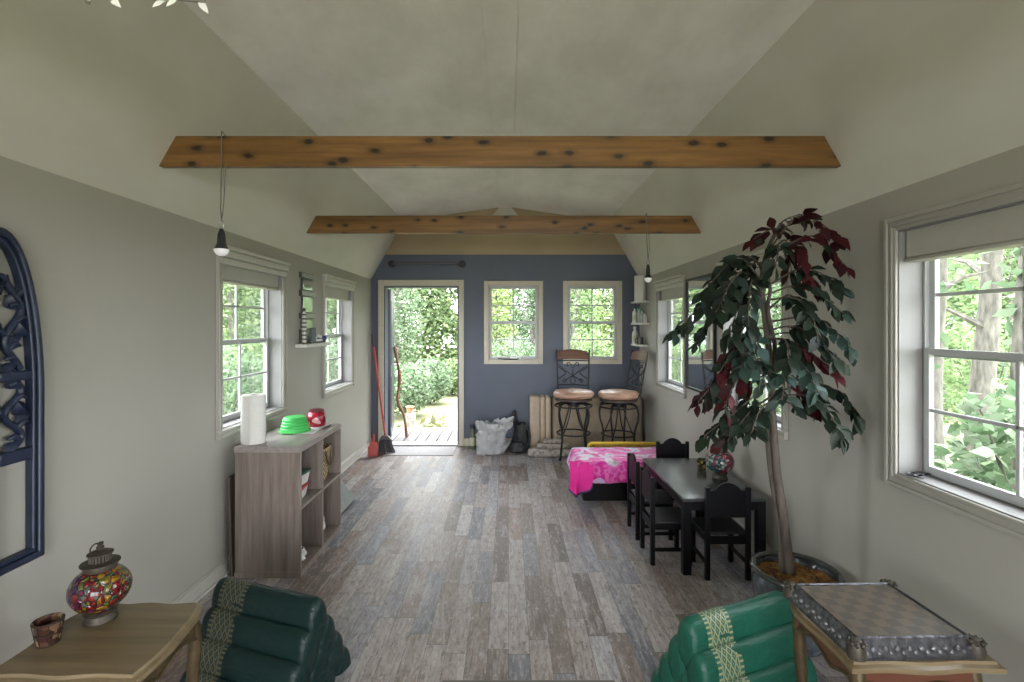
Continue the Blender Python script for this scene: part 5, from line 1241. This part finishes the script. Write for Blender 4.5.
bl_ = [(872, 2.62, .5, 1.42, 'B', 'broad leaved shrub under the big right window sill'), (905, 3.45, .36, 1.1, 'B', 'small shrub between the trunks at the big right window'), (985, 7.0, .75, 1.8, 'A', 'fresh green shrub behind the trunks at the big right window'),
 (765, 7.4, .7, 1.5, 'B', 'shrub outside the window hidden by the potted tree'), (690, 8.2, .7, 1.5, 'A', 'shrub outside the window nearest the corner shelves'),
 (405, 9.2, .55, 1.0, 'B', 'pale shrub behind the flower pot at the hinge side of the doorway'), (430, 9.6, .5, 1.0, 'B', 'pale shrub seen in the middle of the open doorway'), (452, 9.0, .45, .9, 'A', 'green shrub at the latch side of the open doorway'),
 (512, 9.0, .7, 1.5, 'B', 'shrub seen low through the window beside the open door'), (590, 9.0, .7, 1.6, 'A', 'shrub seen low through the window above the stools'),
 (225, 7.2, .7, 1.4, 'B', 'pale shrub outside the left window above the cubby, nearer the camera'), (258, 8.2, .7, 1.5, 'A', 'fresh green shrub outside the left window above the cubby'), (335, 8.6, .7, 1.4, 'B', 'shrub outside the left window closest to the blue wall')]
for px, d, r, h, k, l in bl_:
    q = fit(px, d, r * 1.3)
    if q is None and d > 5: continue
    x, d = q or (0, 0)
    if px == 872: x, d = 2.95, 2.75
    if px == 905: x, d = 4.35, 3.95
    bush('woodland_bush', l, x, d, r, h, 2400 if d > 5 else 1500, .085 if d > 5 else .105, {'A': M_LEAF_A, 'B': M_LEAF_B}[k])

placed += [(3.70, 4.28, .5), (4.75, 5.0, 1.0), (3.5, 3.36, .5)]
tl = [(232, 11.0, 'A'), (262, 12.4, 'B'), (342, 12.2, 'A'), (398, 12.6, 'B'), (430, 11.2, 'A'), (452, 13.2, 'A'), (497, 12.2, 'C'), (533, 11.4, 'B'), (575, 12.6, 'A'), (612, 11.6, 'C'), (672, 10.8, 'A'), (752, 9.8, 'B'), (775, 11.2, 'A'), (935, 7.6, 'A'), (965, 9.4, 'B'), (1010, 7.4, 'A')]
tlab = ['leafy woodland tree outside the left window above the cubby, nearer its inner casing', 'blue green woodland tree outside the left window above the cubby',
 'fresh green tree outside the left window closest to the blue wall', 'slim tree seen at the hinge side of the open door', 'tree with a bare trunk seen through the middle of the open door',
 'fresh green tree seen at the latch side of the open door', 'yellow green tree seen through the first half of the window beside the door', 'blue green tree seen through the other half of the window beside the door',
 'green tree seen behind the scrolled back of the stool by the window', 'yellow green tree seen between the two bar stool backs outside', 'tree outside the window nearest the corner shelves',
 'blue green tree outside the window hidden by the potted tree', 'green tree farther off outside the window hidden by the potted tree',
 'fresh green tree behind the curved trunk outside the big right window', 'blue green tree farthest off outside the big right window', 'fresh green tree behind the thick grey trunk outside the big right window']
for (px, d, k), l in zip(tl, tlab):
    q = fit(px, d, 1.05)
    if q is None: continue
    x, d = q
    tree('woodland_tree', l, x, d, rngp.uniform(4.2, 5.2), rngp.uniform(.08, .13), 1.6, .85, 3600, .11, {'A': M_LEAF_A, 'B': M_LEAF_B, 'C': M_LEAF_C}[k], rngp.uniform(-.06, .06))
# three thick trunks close outside the big right window
tree('woodland_tree', 'curved mossy trunk outside the big right window beside its inner jamb', 3.70, 4.28, 5.4, .10, 3.2, .40, 300, .14, M_LEAF_B, -.12, low=.3)
tree('woodland_tree', 'straight thick trunk in the middle of the big right window', 4.75, 5.0, 6.0, .12, 3.2, .8, 550, .14, M_LEAF_B, .1, low=.3)
tree('woodland_tree', 'thick grey trunk at the outer side of the big right window', 3.5, 3.36, 6.0, .10, 3.3, .38, 300, .14, M_LEAF_B, .1, low=.3)
ok = np.ones(len(GRASS), bool)
for a, b, c in placed + [((410.5 - CX) / F * 8.25, 8.25, .2)]: ok &= ~((np.abs(GRASS[:, 0] - a) < c * 1.1 + .1) & (np.abs(GRASS[:, 1] - b) < c * 1.1 + .1))
o = leaf_cloud('grass', GRASS[ok], None, .15, M_GRASS); tag(o, 'sunlit pale grass beyond the wooden deck', 'grass', kind='stuff')
# deck ------------------------------------------------------------------
M_DECK = wood('weathered_deck_wood', [(.14, .132, .128), (.18, .172, .168), (.215, .207, .203)], .7, axis=1, scale=5)
m = MB(); x = -2.3
while x < .6:
    m.box((x, YB + TH + .04, -.065), (x + .136, 7.62, -.03)); x += .148
m.box((-2.3, YB + TH + .04, -.15), (.62, YB + TH + .08, -.066)); m.box((-2.3, 7.55, -.155), (.62, 7.6, -.066))
o = m.build('deck', M_DECK, bevel=.004); tag(o, 'pale sunlit plank deck outside the open door', 'deck', kind='structure')
# ------------------------------------------------------------------ light, camera
w = bpy.data.worlds.new('overcast_sky'); bpy.context.scene.world = w; w.use_nodes = True
bg = w.node_tree.nodes['Background']; bg.inputs[0].default_value = (.96, .975, 1.0, 1); bg.inputs[1].default_value = SKY
L = bpy.data.lights.new('sun', 'SUN'); L.energy = SUN; L.angle = math.radians(8); L.color = (1, .95, .84)
o = bpy.data.objects.new('sun', L); C.objects.link(o); o.rotation_euler = (math.radians(-3), math.radians(17), 0)
def portal(loc, rot, sx, sy):
    L = bpy.data.lights.new('daylight_portal', 'AREA'); L.shape = 'RECTANGLE'; L.size = sx; L.size_y = sy; L.cycles.is_portal = True
    o = bpy.data.objects.new('daylight_portal', L); C.objects.link(o); o.location = loc; o.rotation_euler = rot
for w_ in LEFTW: portal((XL - TH - .03, (w_[0] + w_[1]) / 2, 1.42), (PI / 2, 0, -PI / 2), .8, 1.0)
for w_ in RIGHTW: portal((XR + TH + .03, (w_[0] + w_[1]) / 2, 1.42), (PI / 2, 0, PI / 2), .8, 1.0)
for w_ in BW: portal(((w_[0] + w_[1]) / 2, YB + TH + .03, 1.56), (-PI / 2, 0, 0), .66, .96)
portal((-1.08, YB + TH + .03, 1.0), (-PI / 2, 0, 0), .9, 2.0)
portal((.31, YF - TH - .03, 1.03), (PI / 2, 0, 0), 2.42, 2.06)
cam = bpy.data.cameras.new('camera'); co = bpy.data.objects.new('camera', cam); C.objects.link(co)
co.location = (0, 0, EYE); co.rotation_euler = (PI / 2, 0, 0)
cam.sensor_width = 36; cam.lens = F / 1024 * 36; cam.shift_x = (512 - CX) / 1024; cam.shift_y = -(341 - HY) / 1024; cam.clip_start = .05
S = bpy.context.scene; S.camera = co
S.view_settings.view_transform = 'Standard'; S.view_settings.look = 'None'; S.view_settings.gamma = 1; S.view_settings.use_curve_mapping = False
S.view_settings.exposure = EXPO
S.cycles.use_denoising = True; S.cycles.max_bounces = 14; S.cycles.diffuse_bounces = 8; S.cycles.transparent_max_bounces = 24
S.cycles.caustics_reflective = False; S.cycles.caustics_refractive = False; S.cycles.sample_clamp_indirect = 8
